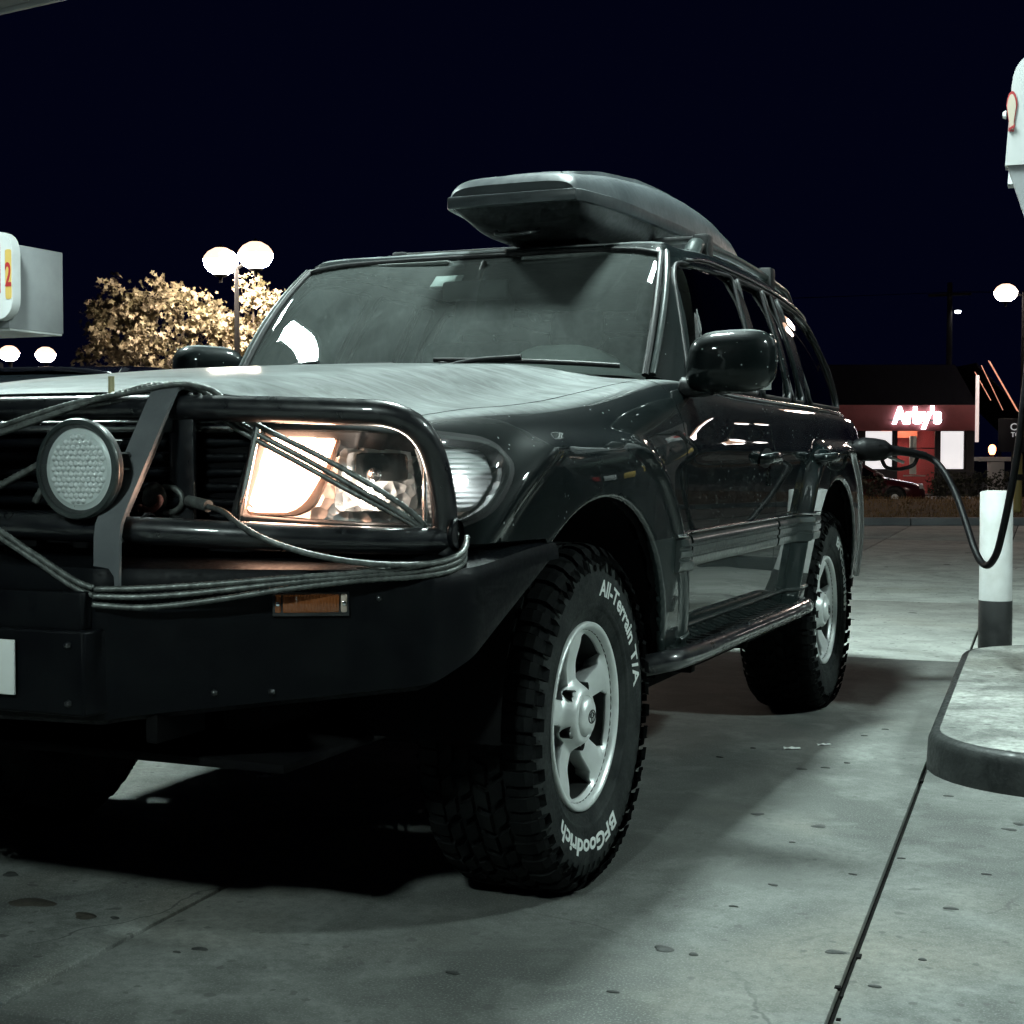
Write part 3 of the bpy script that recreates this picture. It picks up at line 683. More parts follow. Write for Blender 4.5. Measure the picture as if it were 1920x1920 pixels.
# ---- tailgate, rear bumper, tail lamps
V, F = box_vf(-.60, .60, 3.80, 3.93, .70, 1.22, .03); mk('tailgate', V, F, PAINT, suv, True, 40)
bp = [(-.88, 3.52), (-.90, 3.75), (-.83, 3.98), (-.60, 4.06), (.60, 4.06), (.83, 3.98), (.90, 3.75), (.88, 3.52), (.75, 3.55), (.72, 3.86), (-.72, 3.86), (-.75, 3.55)]
V, F = prism_vf(bp, .52, .80, lambda u, v, d: (u*(1 if d > .6 else .97), v-(0 if d > .6 else .10*(v-3.5)), d)); bevel_obj(mk('rear_bumper', V, F, BLACKMETAL, suv, True, 40), .02, 3)
TAILRED = mat('tail_lens', (.32, .01, .012), .12, 0, 1.0); TAILCLR = mat('tail_clear', (.55, .55, .56), .15, 0.4, 1.0)
tl, tl2 = shell_panel('tail_lamp', sy(3.50), sy(3.92), [(sy(3.62), .83), (sy(3.62), 1.03), (sy(3.93)+.05, 1.03), (sy(3.93)+.05, .83)], TAILCLR, suv, off=.012, q1=1.6)
V, F = box_vf(.25, .70, 3.99, 4.07, .40, .50, .015); mirror(mk('mud_flap', *box_vf(.70, .92, 3.28, 3.295, .30, .62, .005), RUBTRIM, suv))
# ---- door furniture
def on_shell(y, z, off=0.0):
    s = sy(y); K = key_at(s); q = (z-.44)/(K[4]-.44)
    if q > 1: q = 1+math.asin(min(1, ((z-K[4])/(K[3]-K[4]))**(1/.9)))/(math.pi/2)
    return shell(np.array(s), np.array(q), off)
for y, door, door_r in ((1.69, front_door, front_door_r), (2.50, rear_door, rear_door_r)):
    P = catmull(np.array([on_shell(y-.085, 1.045, .0), on_shell(y-.075, 1.047, .028), on_shell(y-.03, 1.05, .036), on_shell(y+.04, 1.05, .036), on_shell(y+.085, 1.047, .027), on_shell(y+.095, 1.045, .0)]), 6)
    V, F = tube_vf(P, .013, 12); V[:, 2] = 1.048+(V[:, 2]-1.048)*1.35
    h = mk('handle', V, F, PAINT, None, True, 40); h.parent = door; h2 = mirror(h, 'handle', door_r)
    c = on_shell(y, 1.048, .001); th = np.linspace(0, 2*math.pi, 25)[:-1]
    V = [c+[.002, 0, 0]]+[on_shell(y+.085*math.cos(t), 1.048+.035*math.sin(t), .0015) for t in th]
    F = [(0, 1+i, 1+(i+1) % 24) for i in range(24)]
    h = mk('handle_recess', V, F, PLASTIC, door); mirror(h, 'handle_recess', door_r)
V, F = lathe_vf([(0, .012), (.055, .012), (.062, .008), (.064, -.01)], 40)
# mirrors
def make_mirror():
    root = empty('door_mirror', (0, 0, 0), parent=suv)
    n, m = 28, 20; V = []
    for i in range(m+1):
        ph = math.pi*i/m
        for j in range(n):
            th = 2*math.pi*j/n
            def se(c, e): return math.copysign(abs(c)**e, c)
            # superellipsoid, flat towards +y (the glass side)
            cx = se(math.cos(th), .62)*se(math.sin(ph), .62); cz = se(math.sin(th), .62)*se(math.sin(ph), .62); cyy = se(math.cos(ph), .9)
            yy = -cyy*.085 if cyy > 0 else -cyy*.035
            tap = 1-.10*cz*(1 if cx < 0 else -.1)
            V.append((1.032+cx*.128*tap, .895+yy+.03*cx, 1.333+cz*.094+.006*cx))
    F = [(i*n+j, (i+1)*n+j, (i+1)*n+(j+1) % n, i*n+(j+1) % n) for i in range(m) for j in range(n)]
    mk('housing', V, F, MIRPAINT, root)
    P = catmull(np.array([(.875, .90, 1.262), (.92, .90, 1.258), (.97, .90, 1.262), (1.02, .90, 1.285)]), 8); V, F = tube_vf(P, np.linspace(.034, .026, len(P)), 14); V[:, 2] = 1.262+(V[:, 2]-1.262)*.9
    mk('stalk', V, F, PLASTIC, root)
    V, F = box_vf(.93, 1.14, .928, .934, 1.25, 1.415, .002); mk('mirror_glass', V, F, CHROME, root)
    V, F = prism_vf([(.86, 1.255), (1.02, 1.255), (1.10, 1.36), (1.06, 1.37)], 0, .012, lambda u, v, d: (.872+d-(v-1.255)*.36, u+.10, v)); mk('mount_plate', V, F, PLASTIC, root)
    return root
MIRPAINT = PAINT
m1 = make_mirror()
m2 = empty('door_mirror', (0, 0, 0), parent=suv)          # the far mirror is folded back
for ch in m1.children: mirror(ch, ch.name.split('.')[0], m2)
m2.location = (-.915+.25*0, 1.30, .03); m2.rotation_euler = (0, 0, R(55))
for ch in m2.children: ch.data.transform(Matrix.Translation((.88, -.90, 0)))
# ---- running boards
def make_board():
    root = empty('running_board', parent=suv)
    P = catmull(np.array([(.90, .42, .485), (.975, .47, .50), (.995, .60, .503), (.995, 1.3, .50), (.995, 1.95, .50), (.985, 2.12, .50), (.93, 2.22, .49)]), 12)
    tube('rail', P, .030, TUBE, root, 16)
    V, F = box_vf(.80, .985, .52, 2.12, .485, .503, .004); mk('tread_plate', V, F, PLASTIC, root, True, 40)
    parts = [box_vf(.84, .96, y, y+.018, .503, .509, .002) for y in np.arange(.60, 2.05, .06)]
    mk('tread_ribs', *join_vf(parts), PLASTIC, root)
    for y in (.75, 1.35, 1.95): box('bracket', .60, .96, y-.02, y+.02, .43, .47, UNDER, root, .004)
    return root
b1 = make_board(); b2 = empty('running_board', parent=suv)
for ch in b1.children: mirror(ch, ch.name.split('.')[0], b2)
# ---- underbody
for sgn in (1, -1): box('chassis_rail', sgn*.43-.05, sgn*.43+.05, -.78, 3.8, .48, .60, UNDER, suv, .01)
box('floor_pan', -.80, .80, .62, 3.7, .56, .60, UNDER, suv)
for y in (0, WB):
    tube('axle', [(-.74, y, .40), (-.4, y, .39), (.4, y, .39), (.74, y, .40)], .045, UNDER, suv, 14)
    V, F = lathe_vf([(0, -.14), (.09, -.12), (.13, -.05), (.13, .05), (.09, .12), (0, .14)], 24); V = V+np.array([-.25 if y == 0 else .1, y, .385]); mk('differential', V, F, UNDER, suv)
    for sgn in (1, -1):
        tube('shock_absorber', [(sgn*.56, y+.12, .36), (sgn*.54, y+.10, .80)], .032, UNDER, suv, 12)
        tube('control_arm', [(sgn*.50, y+.02, .35), (sgn*.36, y+.75, .50)], .028, UNDER, suv, 12)
box('widened_skid_plate', -.60, .61, -.90, -.24, .425, .445, UNDER, suv, .006)  # plate widened to block light passing under the bumper
tube('steering_link', [(-.60, -.17, .37), (.60, -.17, .37)], .018, UNDER, suv, 10)
box('fuel_tank', -.35, .35, 2.0, 2.55, .42, .58, UNDER, suv, .03)
tube('exhaust_pipe', catmull(np.array([(-.28, .3, .46), (-.28, 1.4, .44), (-.3, 2.6, .52), (-.55, 3.4, .50), (-.6, 3.95, .46)]), 10), .03, UNDER, suv, 12)
box('engine_block', -.38, .38, -.60, .55, .60, 1.08, UNDER, suv, .03)
# ---- interior seen through the glass
INT = noisy(mat('interior_grey', (.10, .11, .105), .75), (.08, .09, .085), (.13, .14, .135), 30, .65, .85, .1, .002)
INTD = mat('interior_dark', (.06, .062, .062), .6); SEATM = noisy(mat('seat_cloth', (.09, .095, .09), .9), (.07, .075, .07), (.12, .125, .12), 40, .8, .95, .2, .002)
ns = 41; V = []
prof = lambda x: [(.86, 1.295), (.98, 1.325), (1.10, 1.335), (1.24, 1.325), (1.33, 1.27), (1.34, 1.10), (1.30, .85)]
for x in np.linspace(-.72, .72, ns):
    hump = .105*math.exp(-((x-.40)/.19)**4)
    for k, (y, z) in enumerate(prof(x)):
        V.append((x, y+.10*(abs(x)/.72)**2*(1 if k < 2 else 0), z-.02+(hump*(0, .45, .95, 1, .5, 0, 0)[k])))
F = [(i*7+j, (i+1)*7+j, (i+1)*7+j+1, i*7+j+1) for i in range(ns-1) for j in range(6)]
mk('dashboard', V, F, noisy(mat('dash_top', (.55, .58, .56), .62), (.50, .53, .51), (.60, .63, .61), 30, .55, .75, .1, .002), suv)
sw = empty('steering_wheel', parent=suv)
th = np.linspace(0, 2*math.pi, 41)[:-1]; Mx = Matrix.Translation((.40, 1.50, 1.20)) @ Matrix.Rotation(R(-62), 4, 'X')
P = np.array([(Mx @ Vector((.19*math.cos(t), .19*math.sin(t), 0)))[:] for t in th]); tube('rim', P, .015, INTD, sw, 10, closed=True)
V, F = box_vf(-.07, .07, -.06, .06, -.02, .03, .02, 3, Mx); mk('hub', V, F, INTD, sw)
for a in (0, math.pi, -math.pi/2): tube('spoke', [(Mx @ Vector((.05*math.cos(a), .05*math.sin(a), 0)))[:], (Mx @ Vector((.18*math.cos(a), .18*math.sin(a), 0)))[:]], .014, INTD, sw, 8)
def seat(x, y, w_):
    r_ = empty('seat', parent=suv)
    box('cushion', x-w_, x+w_, y-.28, y+.24, .82, .98, SEATM, r_, .05, 3)
    box('backrest', x-w_, x+w_, -.06, .07, 0, .62, SEATM, r_, .05, 3, Matrix.Translation((0, y+.24, .92)) @ Matrix.Rotation(R(-14), 4, 'X'))
    for dx in ((0,) if w_ < .3 else (-.33, .33)):
        box('headrest', x+dx-.13, x+dx+.13, -.04, .05, .66, .84, SEATM, r_, .04, 3, Matrix.Translation((0, y+.24, .92)) @ Matrix.Rotation(R(-14), 4, 'X'))
seat(.40, 1.85, .25); seat(-.40, 1.85, .25); seat(0, 2.75, .62)
rm = empty('rear_view_mirror', parent=suv)
box('housing', -.125, .125, 1.315, 1.345, 1.595, 1.665, INTD, rm, .012, 3); tube('arm', [(0, 1.335, 1.66), (0, 1.40, 1.735)], .010, INTD, rm, 8)
box('toll_tag', -.055, .055, 1.365, 1.372, 1.635, 1.705, mat('tag_white', (.55, .57, .56), .5), suv, .003, M=Matrix.Translation((0, 1.37, 1.67)) @ Matrix.Rotation(R(-52), 4, 'X') @ Matrix.Translation((-.13, -1.37, -1.67)))
box('headliner', -.60, .60, 1.50, 3.45, 1.755, 1.765, INT, suv)
V, F = box_vf(-.70, .70, 1.0, 3.6, .60, .64); mk('cabin_floor', V, F, INTD, suv)
box('sun_visor', .14, .55, 1.40, 1.55, 1.735, 1.75, INT, suv, .006); box('sun_visor', -.55, -.14, 1.40, 1.55, 1.735, 1.75, INT, suv, .006)
# ---- wipers
def wiper(x0, y0, x1, y1, xp, yp):
    r_ = empty('wiper', parent=suv)
    def sp(x, y):  # point on screen
        u = np.interp(abs(x), [0, .40, .64, .735], [0, 1, 2, 3]); return u
    def pt(x, t, o):
        p = green(np.array(sp(x, 0)), np.array(t), o); return np.array([math.copysign(p[0], x) if x else 0, p[1], p[2]])
    tube('blade', [pt(x, t, .014) for x, t in zip(np.linspace(x0, x1, 14), np.linspace(y0, y1, 14))], .008, RUBTRIM, r_, 8)
    a = pt((x0+x1)/2, (y0+y1)/2, .03); b = np.array([xp, yp, 1.318]); mid = (a+b)/2+np.array([0, 0, .012])
    tube('arm', catmull(np.array([b, mid, a]), 8), .008, PLASTIC, r_, 8); V, F = lathe_vf([(0, .02), (.018, .015), (.02, -.02)], 16); V = V[:, [1, 2, 0]]+b; mk('pivot', V, F, PLASTIC, r_)
wiper(.66, .03, .08, .055, .06, .80); wiper(-.05, .03, -.62, .05, -.58, .90)
# ---- grille
gr = empty('grille', parent=suv)
CHRD = mat('dark_chrome', (.45, .47, .48), .25, .95)
box('backing', -.47, .47, -.80, -.79, .86, 1.12, UNDER, gr)
for k, z in enumerate(np.linspace(.90, 1.085, 7)):
    P = [(x, -.872+.05*(abs(x)/.47)**2.2, z) for x in np.linspace(-.455-(z-.9)*.28, .455+(z-.9)*.28, 25)]
    V, F = tube_vf(P, .010, 10); V[:, 1] = V[:, 1]; mk('bar', V, F, BLACKMETAL, gr)
P = [(x, -.882+.055*(abs(x)/.51)**2.2, 1.118) for x in np.linspace(-.515, .515, 31)]; V, F = tube_vf(P, .014, 12); mk('top_bar', V, F, CHRD, gr)
for sgn in (1, -1): tube('side_bar', [(sgn*.517, -.845, 1.118), (sgn*.487, -.845, 1.0), (sgn*.462, -.845, .89)], .009, CHROME, gr, 8)
# ---- headlights
AMBERGLOW = mat('lit_lamp', (1, .8, .7), .5, emit=(1.0, .56, .37), es=34)
REFLECT = mat('reflector', (.86, .88, .88), .3, .35)
def bump_reflector():
    m = mat('facet_reflector', (.90, .92, .92), .25, .25); g = NG(m); v = g.coord(); vo = g.n('ShaderNodeTexVoronoi', i_Scale=34.0); g.l(v, vo.inputs['Vector']); g.bump(vo.outputs['Distance'], 1.0, .02); return m
FACET = bump_reflector()
FLUTE = mat('fluted', (.90, .92, .92), .3, .1)
g_ = NG(FLUTE); wv = g_.n('ShaderNodeTexWave', i_Scale=28.0, bands_direction='Z'); g_.l(g_.coord(), wv.inputs['Vector']); g_.bump(wv.outputs[0], .5, .006)
def make_headlight():
    root = empty('headlight', parent=suv)
    s0, s1 = s_of_x(.42), sy(-.40)
    o, _ = shell_panel('lens', s0, s1, HPR, LENS, root, off=.004, mir=False, gap=.004, thick=False, ds=.02)
    o, _ = shell_panel('bezel', s0, s1, HPR, RUBTRIM, root, off=.001, mir=False, gap=-.004, ds=.016, depth=.08,
                       outside=(lambda s, z, V: poly_sdf(s, z, HPR)+.006,))
    # bowl: recessed facetted back
    o, _ = shell_panel('reflector_bowl', s0, s1, HPR, FACET, root, off=-.085, mir=False, gap=-.004, thick=False, ds=.02)
    # side walls of the bowl
    cs = np.array(HPR); A_ = []
    for s, z in cs:
        K = key_at(s); q = (z-.44)/(K[4]-.44)
        if q > 1: q = 1+math.asin(min(1, max(0, (z-K[4])/(K[3]-K[4]))**(1/.9)))/(math.pi/2)
        A_.append((shell(np.array(s), np.array(q), -.002), shell(np.array(s), np.array(q), -.085)))
    n = len(A_); V = [a for a, b in A_]+[b for a, b in A_]; F = [(i, n+i, n+(i+1) % n, (i+1) % n) for i in range(n)]
    mk('bowl_wall', V, F, FACET, root)
    # lit inner lamp: trapezoid window in front of its bowl
    a = s_of_x
    lit = round_poly([(a(.476), .945), (a(.532), 1.106), (a(.668), 1.107), (a(.640), 1.03), (a(.60), .965), (a(.57), .945)], .015)
    o, _ = shell_panel('lit_lamp', s0, s1, lit, AMBERGLOW, root, off=-.030, mir=False, depth=.03, ds=.02)
    # amber-tinted surround of the lit lamp
    sur = round_poly([(a(.466), .932), (a(.524), 1.113), (a(.682), 1.114), (a(.655), 1.02), (a(.62), .95), (a(.585), .932)], .015)
    o, _ = shell_panel('lamp_surround', s0, s1, sur, AMBERPL, root, off=-.034, mir=False, depth=.03, ds=.02, outside=(lambda s, z, V: poly_sdf(s, z, lit)-.001,))
    # main beam: projector rectangle with dome
    c = shell(np.array(a(.735)), np.array((1.02-.44)/(1.055-.44)), -.045); K = nrm_at(np.array(a(.735)))
    Mh = Matrix.Translation(Vector(c)) @ Vector((1, 0, 0)).rotation_difference(Vector((K[0], K[1], 0))).to_matrix().to_4x4()
    def put(vf, nm, m):
        V = np.array([(Mh @ Vector(p))[:] for p in vf[0]]); return mk(nm, V, vf[1], m, root)
    mpoly = round_poly([(a(.655), .94), (a(.675), 1.108), (a(.80), 1.104), (sy(-.665), 1.098), (sy(-.64), .94)], .02)
    o, _ = shell_panel('main_reflector', s0, s1, mpoly, FACET, root, off=-.062, mir=False, depth=.02, ds=.015)
    dpoly = round_poly([(a(.70), 1.005), (a(.705), 1.065), (a(.80), 1.063), (a(.80), 1.003)], .012)
    o, _ = shell_panel('bulb_recess', s0, s1, dpoly, mat('smoked', (.05, .055, .055), .2, .5), root, off=-.056, mir=False, depth=.004, ds=.01)
    put(lathe_vf([(0, .032), (.012, .03), (.016, .015), (.016, -.03)], 20), 'bulb_shield', CHROME)
    V, F = lathe_vf([(0, .012), (.008, .009), (.011, 0), (.008, -.009), (0, -.012)], 16); put((V*.8+np.array([.014, -.01, -.035]), F), 'reflector_fill', mat('reflector_fill', (1, .9, .8), .5, emit=(1, .82, .68), es=170))  # bulb added to brighten the main reflector
    # corner lamp fluted wall
    cor = [(sy(-.62), .925), (sy(-.66), 1.09), (sy(-.51), 1.085), (sy(-.465), 1.06), (sy(-.47), 1.01), (sy(-.53), .95)]
    o, _ = shell_panel('corner_reflector', s0, s1, cor, FLUTE, root, off=-.030, mir=False, depth=.02, ds=.02)
    cb = shell(np.array(sy(-.56)), np.array((1.0-.44)/(1.02-.44)), -.012); V, F = lathe_vf([(0, .007), (.005, .005), (.007, 0), (.005, -.005), (0, -.007)], 12); mk('corner_fill', V+cb, F, mat('corner_fill', (1, 1, 1), .5, emit=(.9, 1, 1), es=60), root)  # glowing bead added to brighten the corner lamp, standing for internal reflections
    tube('divider', [shell(np.array(sy(-.655)), np.array(q), -.02) for q in np.linspace(.77, 1.12, 8)], .006, CHROME, root, 8)
    V, F = lathe_vf([(0, .02), (.010, .015), (.012, -.02)], 16); 
    return root
AMBERPL = mat('amber_surround', (.62, .40, .31), .25, .5, .6)
h1 = make_headlight(); h2 = empty('headlight', parent=suv)
for ch in h1.children: mirror(ch, ch.name.split('.')[0], h2)
# ---- badge on the fender

# ================================================================== wheels
def grow(V):
    V = np.array(V, float); r = np.hypot(V[:, 1], V[:, 2]); k = (r+np.maximum(r-.30, 0)*.095)/np.maximum(r, 1e-6); V[:, 1] *= k; V[:, 2] *= k; return V
def make_wheel(lettering=True):
    root = empty('wheel', parent=suv)
    hw = .140
    half = [(.222, .098), (.232, .112), (.245, .120), (.27, .131), (.300, .1395), (.330, .1415), (.355, .1385), (.375, .133), (.390, .122), (.397, .105), (.399, .06), (.400, 0)]
    prof = half+[(r, -a) for r, a in half[::-1][1:]]
    V, F = lathe_vf(prof[::-1], 96); mk('tyre', grow(V), F, RUBBER, root)
    V, F = lathe_vf([(.380, .1335), (.3915, .1235), (.3985, .106), (.4005, .06), (.4015, 0), (.4005, -.06), (.3985, -.106), (.3915, -.1235), (.380, -.1335)][::-1], 96); mk('tread_shade_band', grow(V), F, TREAD_SHADED, root)  # dark band added over the carcass to paint the tread's shade
    # bead ring step
    V, F = lathe_vf([(.262, .1268), (.266, .131), (.272, .134), (.276, .1335), (.280, .1345)][::-1], 96); mk('rim_protector', V, F, RUBBER, root)
    parts = []
    def strip(st, t0, t1, skew, th_):
        """st: list of (r, ax) top stations; block between angles"""
        V = []; m = len(st)
        for k, (r, ax) in enumerate(st):
            sh = skew*k/(m-1)
            for t in (t0+sh, t1+sh):
                for dr in (0, -th_):
                    nx = max(0, (abs(ax)-.10)/.045); rr = r+dr*(1-.5*min(nx, 1)); aa = ax+math.copysign(dr*min(nx, 1)*.8, ax)
                    V.append((aa, rr*math.sin(t), rr*math.cos(t)))
        F = []
        for k in range(m-1):
            a = k*4; b = a+4
            F += [(a, a+2, b+2, b), (a+2, a+3, b+3, b+2), (a+1, a, b, b+1)]
        F += [(0, 1, 3, 2), (4*(m-1), 4*(m-1)+2, 4*(m-1)+3, 4*(m-1)+1)]
        if st[0][1] > 0: F = [f[::-1] for f in F]
        return np.array(V), F
    N = 42; d = 2*math.pi/N
    for i in range(N):
        t = i*d
        for sg in (1, -1):
            ph = t+(0 if sg > 0 else d/2); lng = i % 2 == 0
            st = [(.4145, sg*.080), (.4135, sg*.108), (.407, sg*.1275), (.392, sg*.141), (.372 if lng else .380, sg*.1445)]
            parts.append(strip(st, ph+.08*d, ph+.60*d, -.12*d*sg, .016))
            parts.append(strip([(.411, sg*.086), (.409, sg*.110), (.400, sg*.129), (.388, sg*.138)], ph+.66*d, ph+.94*d, -.12*d*sg, .012))
            parts.append(strip([(.4155, sg*.046), (.4155, sg*.060), (.415, sg*.074)], ph+.25*d, ph+.85*d, .35*d*sg, .016))
        parts.append(strip([(.416, .034), (.416, .012), (.416, .004)], t+.05*d, t+.7*d, .3*d, .016))
        parts.append(strip([(.416, -.034), (.416, -.012), (.416, -.004)], t+.5*d, t+1.15*d, .3*d, .016))
    V, F = join_vf(parts); o = mk('tread_blocks', grow(V), F, TREAD_SHADED, root, False); tag(o, kind='stuff')
    # sidewall ribs between lettering
    parts = []
    for i in range(60):
        a = 2*math.pi*i/60; parts.append(strip([(.352, .1405), (.364, .1385), (.376, .136)], a, a+.012, 0, .003))
    V, F = join_vf(parts); o = mk('sidewall_ribs', grow(V), F, RUBBER, root, False); tag(o, kind='stuff')
    if lettering:
        def arc_text(s, r0, size, phi0, phi1, bold):
            V, F = text_vf(s, size, .0, 'LEFT', bold); w_ = V[:, 0].max()-V[:, 0].min(); x = (V[:, 0]-V[:, 0].min())/w_
            ph = R(phi0)+x*R(phi1-phi0); r = r0+V[:, 1]
            ax = np.interp(r, [.27, .30, .33, .355], [.131, .1395, .1415, .1385])+.0016
            P = np.stack([ax, r*np.sin(ph), r*np.cos(ph)], 1); return P, F
        P, F = arc_text('All-Terrain T/A', .298, .050, 6, 84, .0014); mk('lettering', grow(P), [f[::-1] for f in F], WHITE_PAINT_LET, root, False)
        P, F = arc_text('BFGoodrich', .296, .052, 152, 226, .0018); mk('lettering', grow(P), [f[::-1] for f in F], WHITE_PAINT_LET, root, False)
    # rim: barrel + lip
    V, F = lathe_vf([(.232, .112), (.231, .121), (.226, .1235), (.219, .121), (.214, .112), (.207, .095), (.203, .05), (.200, -.02), (.196, -.09)], 96); mk('rim', V, [f[::-1] for f in F], SATIN, root)
    V, F = lathe_vf([(.2125, .108), (.2055, .094), (.2015, .05), (.1985, -.02), (.1945, -.09), (0, -.09)], 64); mk('barrel', V, [f[::-1] for f in F], INTDARK, root)
    # five-spoke face: polar grid, openings cut out
    nr, na = 44, 240; rr = np.linspace(.052, .2105, nr); aa = np.linspace(0, 2*math.pi, na+1)
    RR, AA = np.meshgrid(rr, aa, indexing='ij')
    ph0 = R(-6)
    local = (AA-ph0+math.pi/5) % (2*math.pi/5)-math.pi/5           # angle from the nearest spoke axis
    arcw = np.abs(local)*RR
    face = .088+.024*sstep(.045, .10, RR)*0+.030*sstep(.095, .06, RR)+.0185*sstep(.12, .20, RR)
    crown = -.014*(np.clip(arcw/.052, 0, 1.4))**2                    # convex spokes
    inn = sstep(.19, .213, RR)
    dep = face+crown*(1-inn)*sstep(.06, .085, RR)
    V = np.stack([dep, RR*np.sin(AA), RR*np.cos(AA)], -1).reshape(-1, 3); A = np.stack([RR.ravel(), local.ravel()], 1)
    F = grid_faces(nr, na+1)
    half_w = np.interp(A[:, 0], [.07, .10, .14, .18, .2], [.034, .029, .031, .038, .056])
    open_ = np.minimum.reduce([np.abs(A[:, 1])*A[:, 0]-half_w, A[:, 0]-.088, .203-A[:, 0]])
    V, A, F = clip(V, A, F, open_)
    V, F = flange(V, [f[::-1] for f in F], .045, .004); mk('spokes', V, F, SATIN, root, True, 50)
    # lug wells
    for k in range(5):
        a = ph0+2*math.pi*(k+.5)/5; c = np.array([0, .072*math.sin(a), .072*math.cos(a)])
        V, F = lathe_vf([(.016, .106), (.0165, .08), (0, .08)], 16); mk('lug_well', V+c, F, INTDARK, root)
        V, F = lathe_vf([(0, .104), (.007, .103), (.0105, .098), (.0105, .075)], 6); mk('lug_nut', V+c, F, CHROME, root)
    # centre cap
    V, F = lathe_vf([(0, .134), (.030, .133), (.043, .128), (.049, .118), (.052, .100)], 48); mk('centre_cap', V, [f[::-1] for f in F], SATIN, root)
    # three-oval emblem engraved on the cap
    em = []
    for cx, cz, a, b, w_ in ((0, 0, .0225, .0155, .0024), (0, .0035, .0135, .0062, .0022), (0, -.0005, .0062, .0132, .0022)):
        th = np.linspace(0, 2*math.pi, 41)[:-1]; P = np.array([(.1338, cx+a*math.cos(t), cz+b*math.sin(t)) for t in th]); em.append(tube_vf(P, w_*.7, 6, closed=True))
    mk('cap_emblem', *join_vf(em), INTDARK, root)
    # brake disc and hub
    V, F = lathe_vf([(0, .03), (.155, .03), (.160, .022), (.160, .0)], 48); mk('brake_disc', V, F, mat('disc', (.12, .12, .12), .5, .6), root)
    return root
INTDARK = mat('recess_black', (.01, .011, .011), .6)
wh = make_wheel()
wh.location = (.792, 0, AXZ)
w2 = copy_tree(wh, suv); w2.location = (.792, WB, AXZ-.008); w2.scale = (1, .975, .975); w2.rotation_euler = (R(130), 0, 0)
w3 = copy_tree(wh, suv); w3.location = (-.792, 0, AXZ); w3.rotation_euler = (R(40), 0, R(180))
w4 = copy_tree(wh, suv); w4.location = (-.792, WB, AXZ-.008); w4.scale = (1, .975, .975); w4.rotation_euler = (R(200), 0, R(180))
# ================================================================== bull bar and winch bumper
bb = empty('bull_bar', parent=suv)
def symtube(name, pts, r, n=14, sides=18, parent=bb):
    P = np.array(pts); P = np.vstack([P[::-1][:-1]*[-1, 1, 1], P]) if abs(P[0][0]) < 1e-6 else P
    P = resample(catmull(P, n), .02); return tube(name, P, r, TUBE, parent, sides)
symtube('top_tube', [(0, -.905, 1.157), (.32, -.90, 1.156), (.58, -.868, 1.149), (.735, -.835, 1.143), (.795, -.815, 1.139), (.835, -.792, 1.122), (.858, -.765, 1.088), (.868, -.742, 1.04), (.874, -.722, .97), (.875, -.715, .91), (.875, -.712, .86)], .0265)
symtube('lower_tube', [(0, -1.06, .918), (.33, -1.05, .914), (.56, -.975, .903), (.72, -.865, .893), (.82, -.78, .888), (.872, -.72, .888)], .0275)
# sloping flat-bar uprights with a triangular web
def upright(x):
    u = empty('upright', parent=bb)
    pth = [(-.842, 1.172), (-.880, 1.197), (-.920, 1.186)]
    P = resample(catmull(np.array([(a, b) for a, b in pth[:3]]), 6), .006); P = np.vstack([P, [(-1.086, .945), (-1.098, .925), (-1.103, .900), (-1.106, .80)]])
    V = []; n = len(P); T = np.gradient(P, axis=0); T /= np.linalg.norm(T, axis=1)[:, None]; Nn = np.stack([-T[:, 1], T[:, 0]], 1)
    for i in range(n):
        for dx in (-.030, .030):
            for o in (0, -.008): V.append((x+dx, P[i][0]-Nn[i][0]*o*-1, P[i][1]-Nn[i][1]*o*-1))
    F = []
    for i in range(n-1):
        a = 4*i; b = a+4; F += [(a, b, b+2, a+2), (a+1, a+3, b+3, b+1), (a, a+1, b+1, b), (a+2, b+2, b+3, a+3)]
    F += [(0, 2, 3, 1), (4*n-4, 4*n-3, 4*n-1, 4*n-2)]
    mk('flat_bar', V, F, PLATE_GREY, u, True, 30)
    # web plate with hole: outer polygon / inner polygon
    outer = [(-.905, 1.165), (-.862, 1.165), (-.885, .89), (-1.09, .89), (-1.084, .935)]
    inner = [(-.932, 1.105), (-.893, 1.105), (-.905, .925), (-1.048, .925), (-1.046, .945)]
    V = []; F = []
    for k, xx in enumerate((x-.005, x+.005)):
        V += [(xx, *p) for p in outer]+[(xx, *p) for p in inner]
    for k in range(5):
        m_ = (k+1) % 5
        F += [(k, m_, 5+m_, 5+k), (10+k, 15+k, 15+m_, 10+m_), (k, 10+k, 10+m_, m_), (5+k, 5+m_, 15+m_, 15+k)]
    mk('web_plate', V, F, PLATE_GREY, u, False)
    V, F = box_vf(x-.004, x+.055, -.905, -.893, .89, 1.14, .002); mk('back_leg', V, F, TUBE, u)
    return u
upright(.348); upright(-.348)
# bumper shell: plan path with wrap-round wings
bp = empty('bumper', parent=suv)
path = [(0, -1.15), (.33, -1.135), (.37, -1.105), (.60, -1.01), (.80, -.895), (.888, -.805), (.905, -.78), (.928, -.68), (.948, -.50), (.955, -.30)]
path = [(0, -1.15), (.345, -1.132), (.39, -1.092), (.885, -.805), (.935, -.70), (.955, -.30)]
rp = [path[0]]
for i in range(1, len(path)-1):
    a_, b_, c_ = map(np.array, path[i-1:i+2]); u_ = (a_-b_)/np.linalg.norm(a_-b_); v_ = (c_-b_)/np.linalg.norm(c_-b_)
    for t_ in np.linspace(0, 1, 5): rp.append(tuple((1-t_)**2*(b_+u_*.022)+2*t_*(1-t_)*b_+t_*t_*(b_+v_*.022)))
rp.append(path[-1]); PZ = np.array(rp)
PZ = resample(PZ, .011); ztop = lambda p: np.interp(p[0] if p[1] < -.75 else .9, [0, .9], [.842, .826])+.03*sstep(-.75, -.30, p[1])
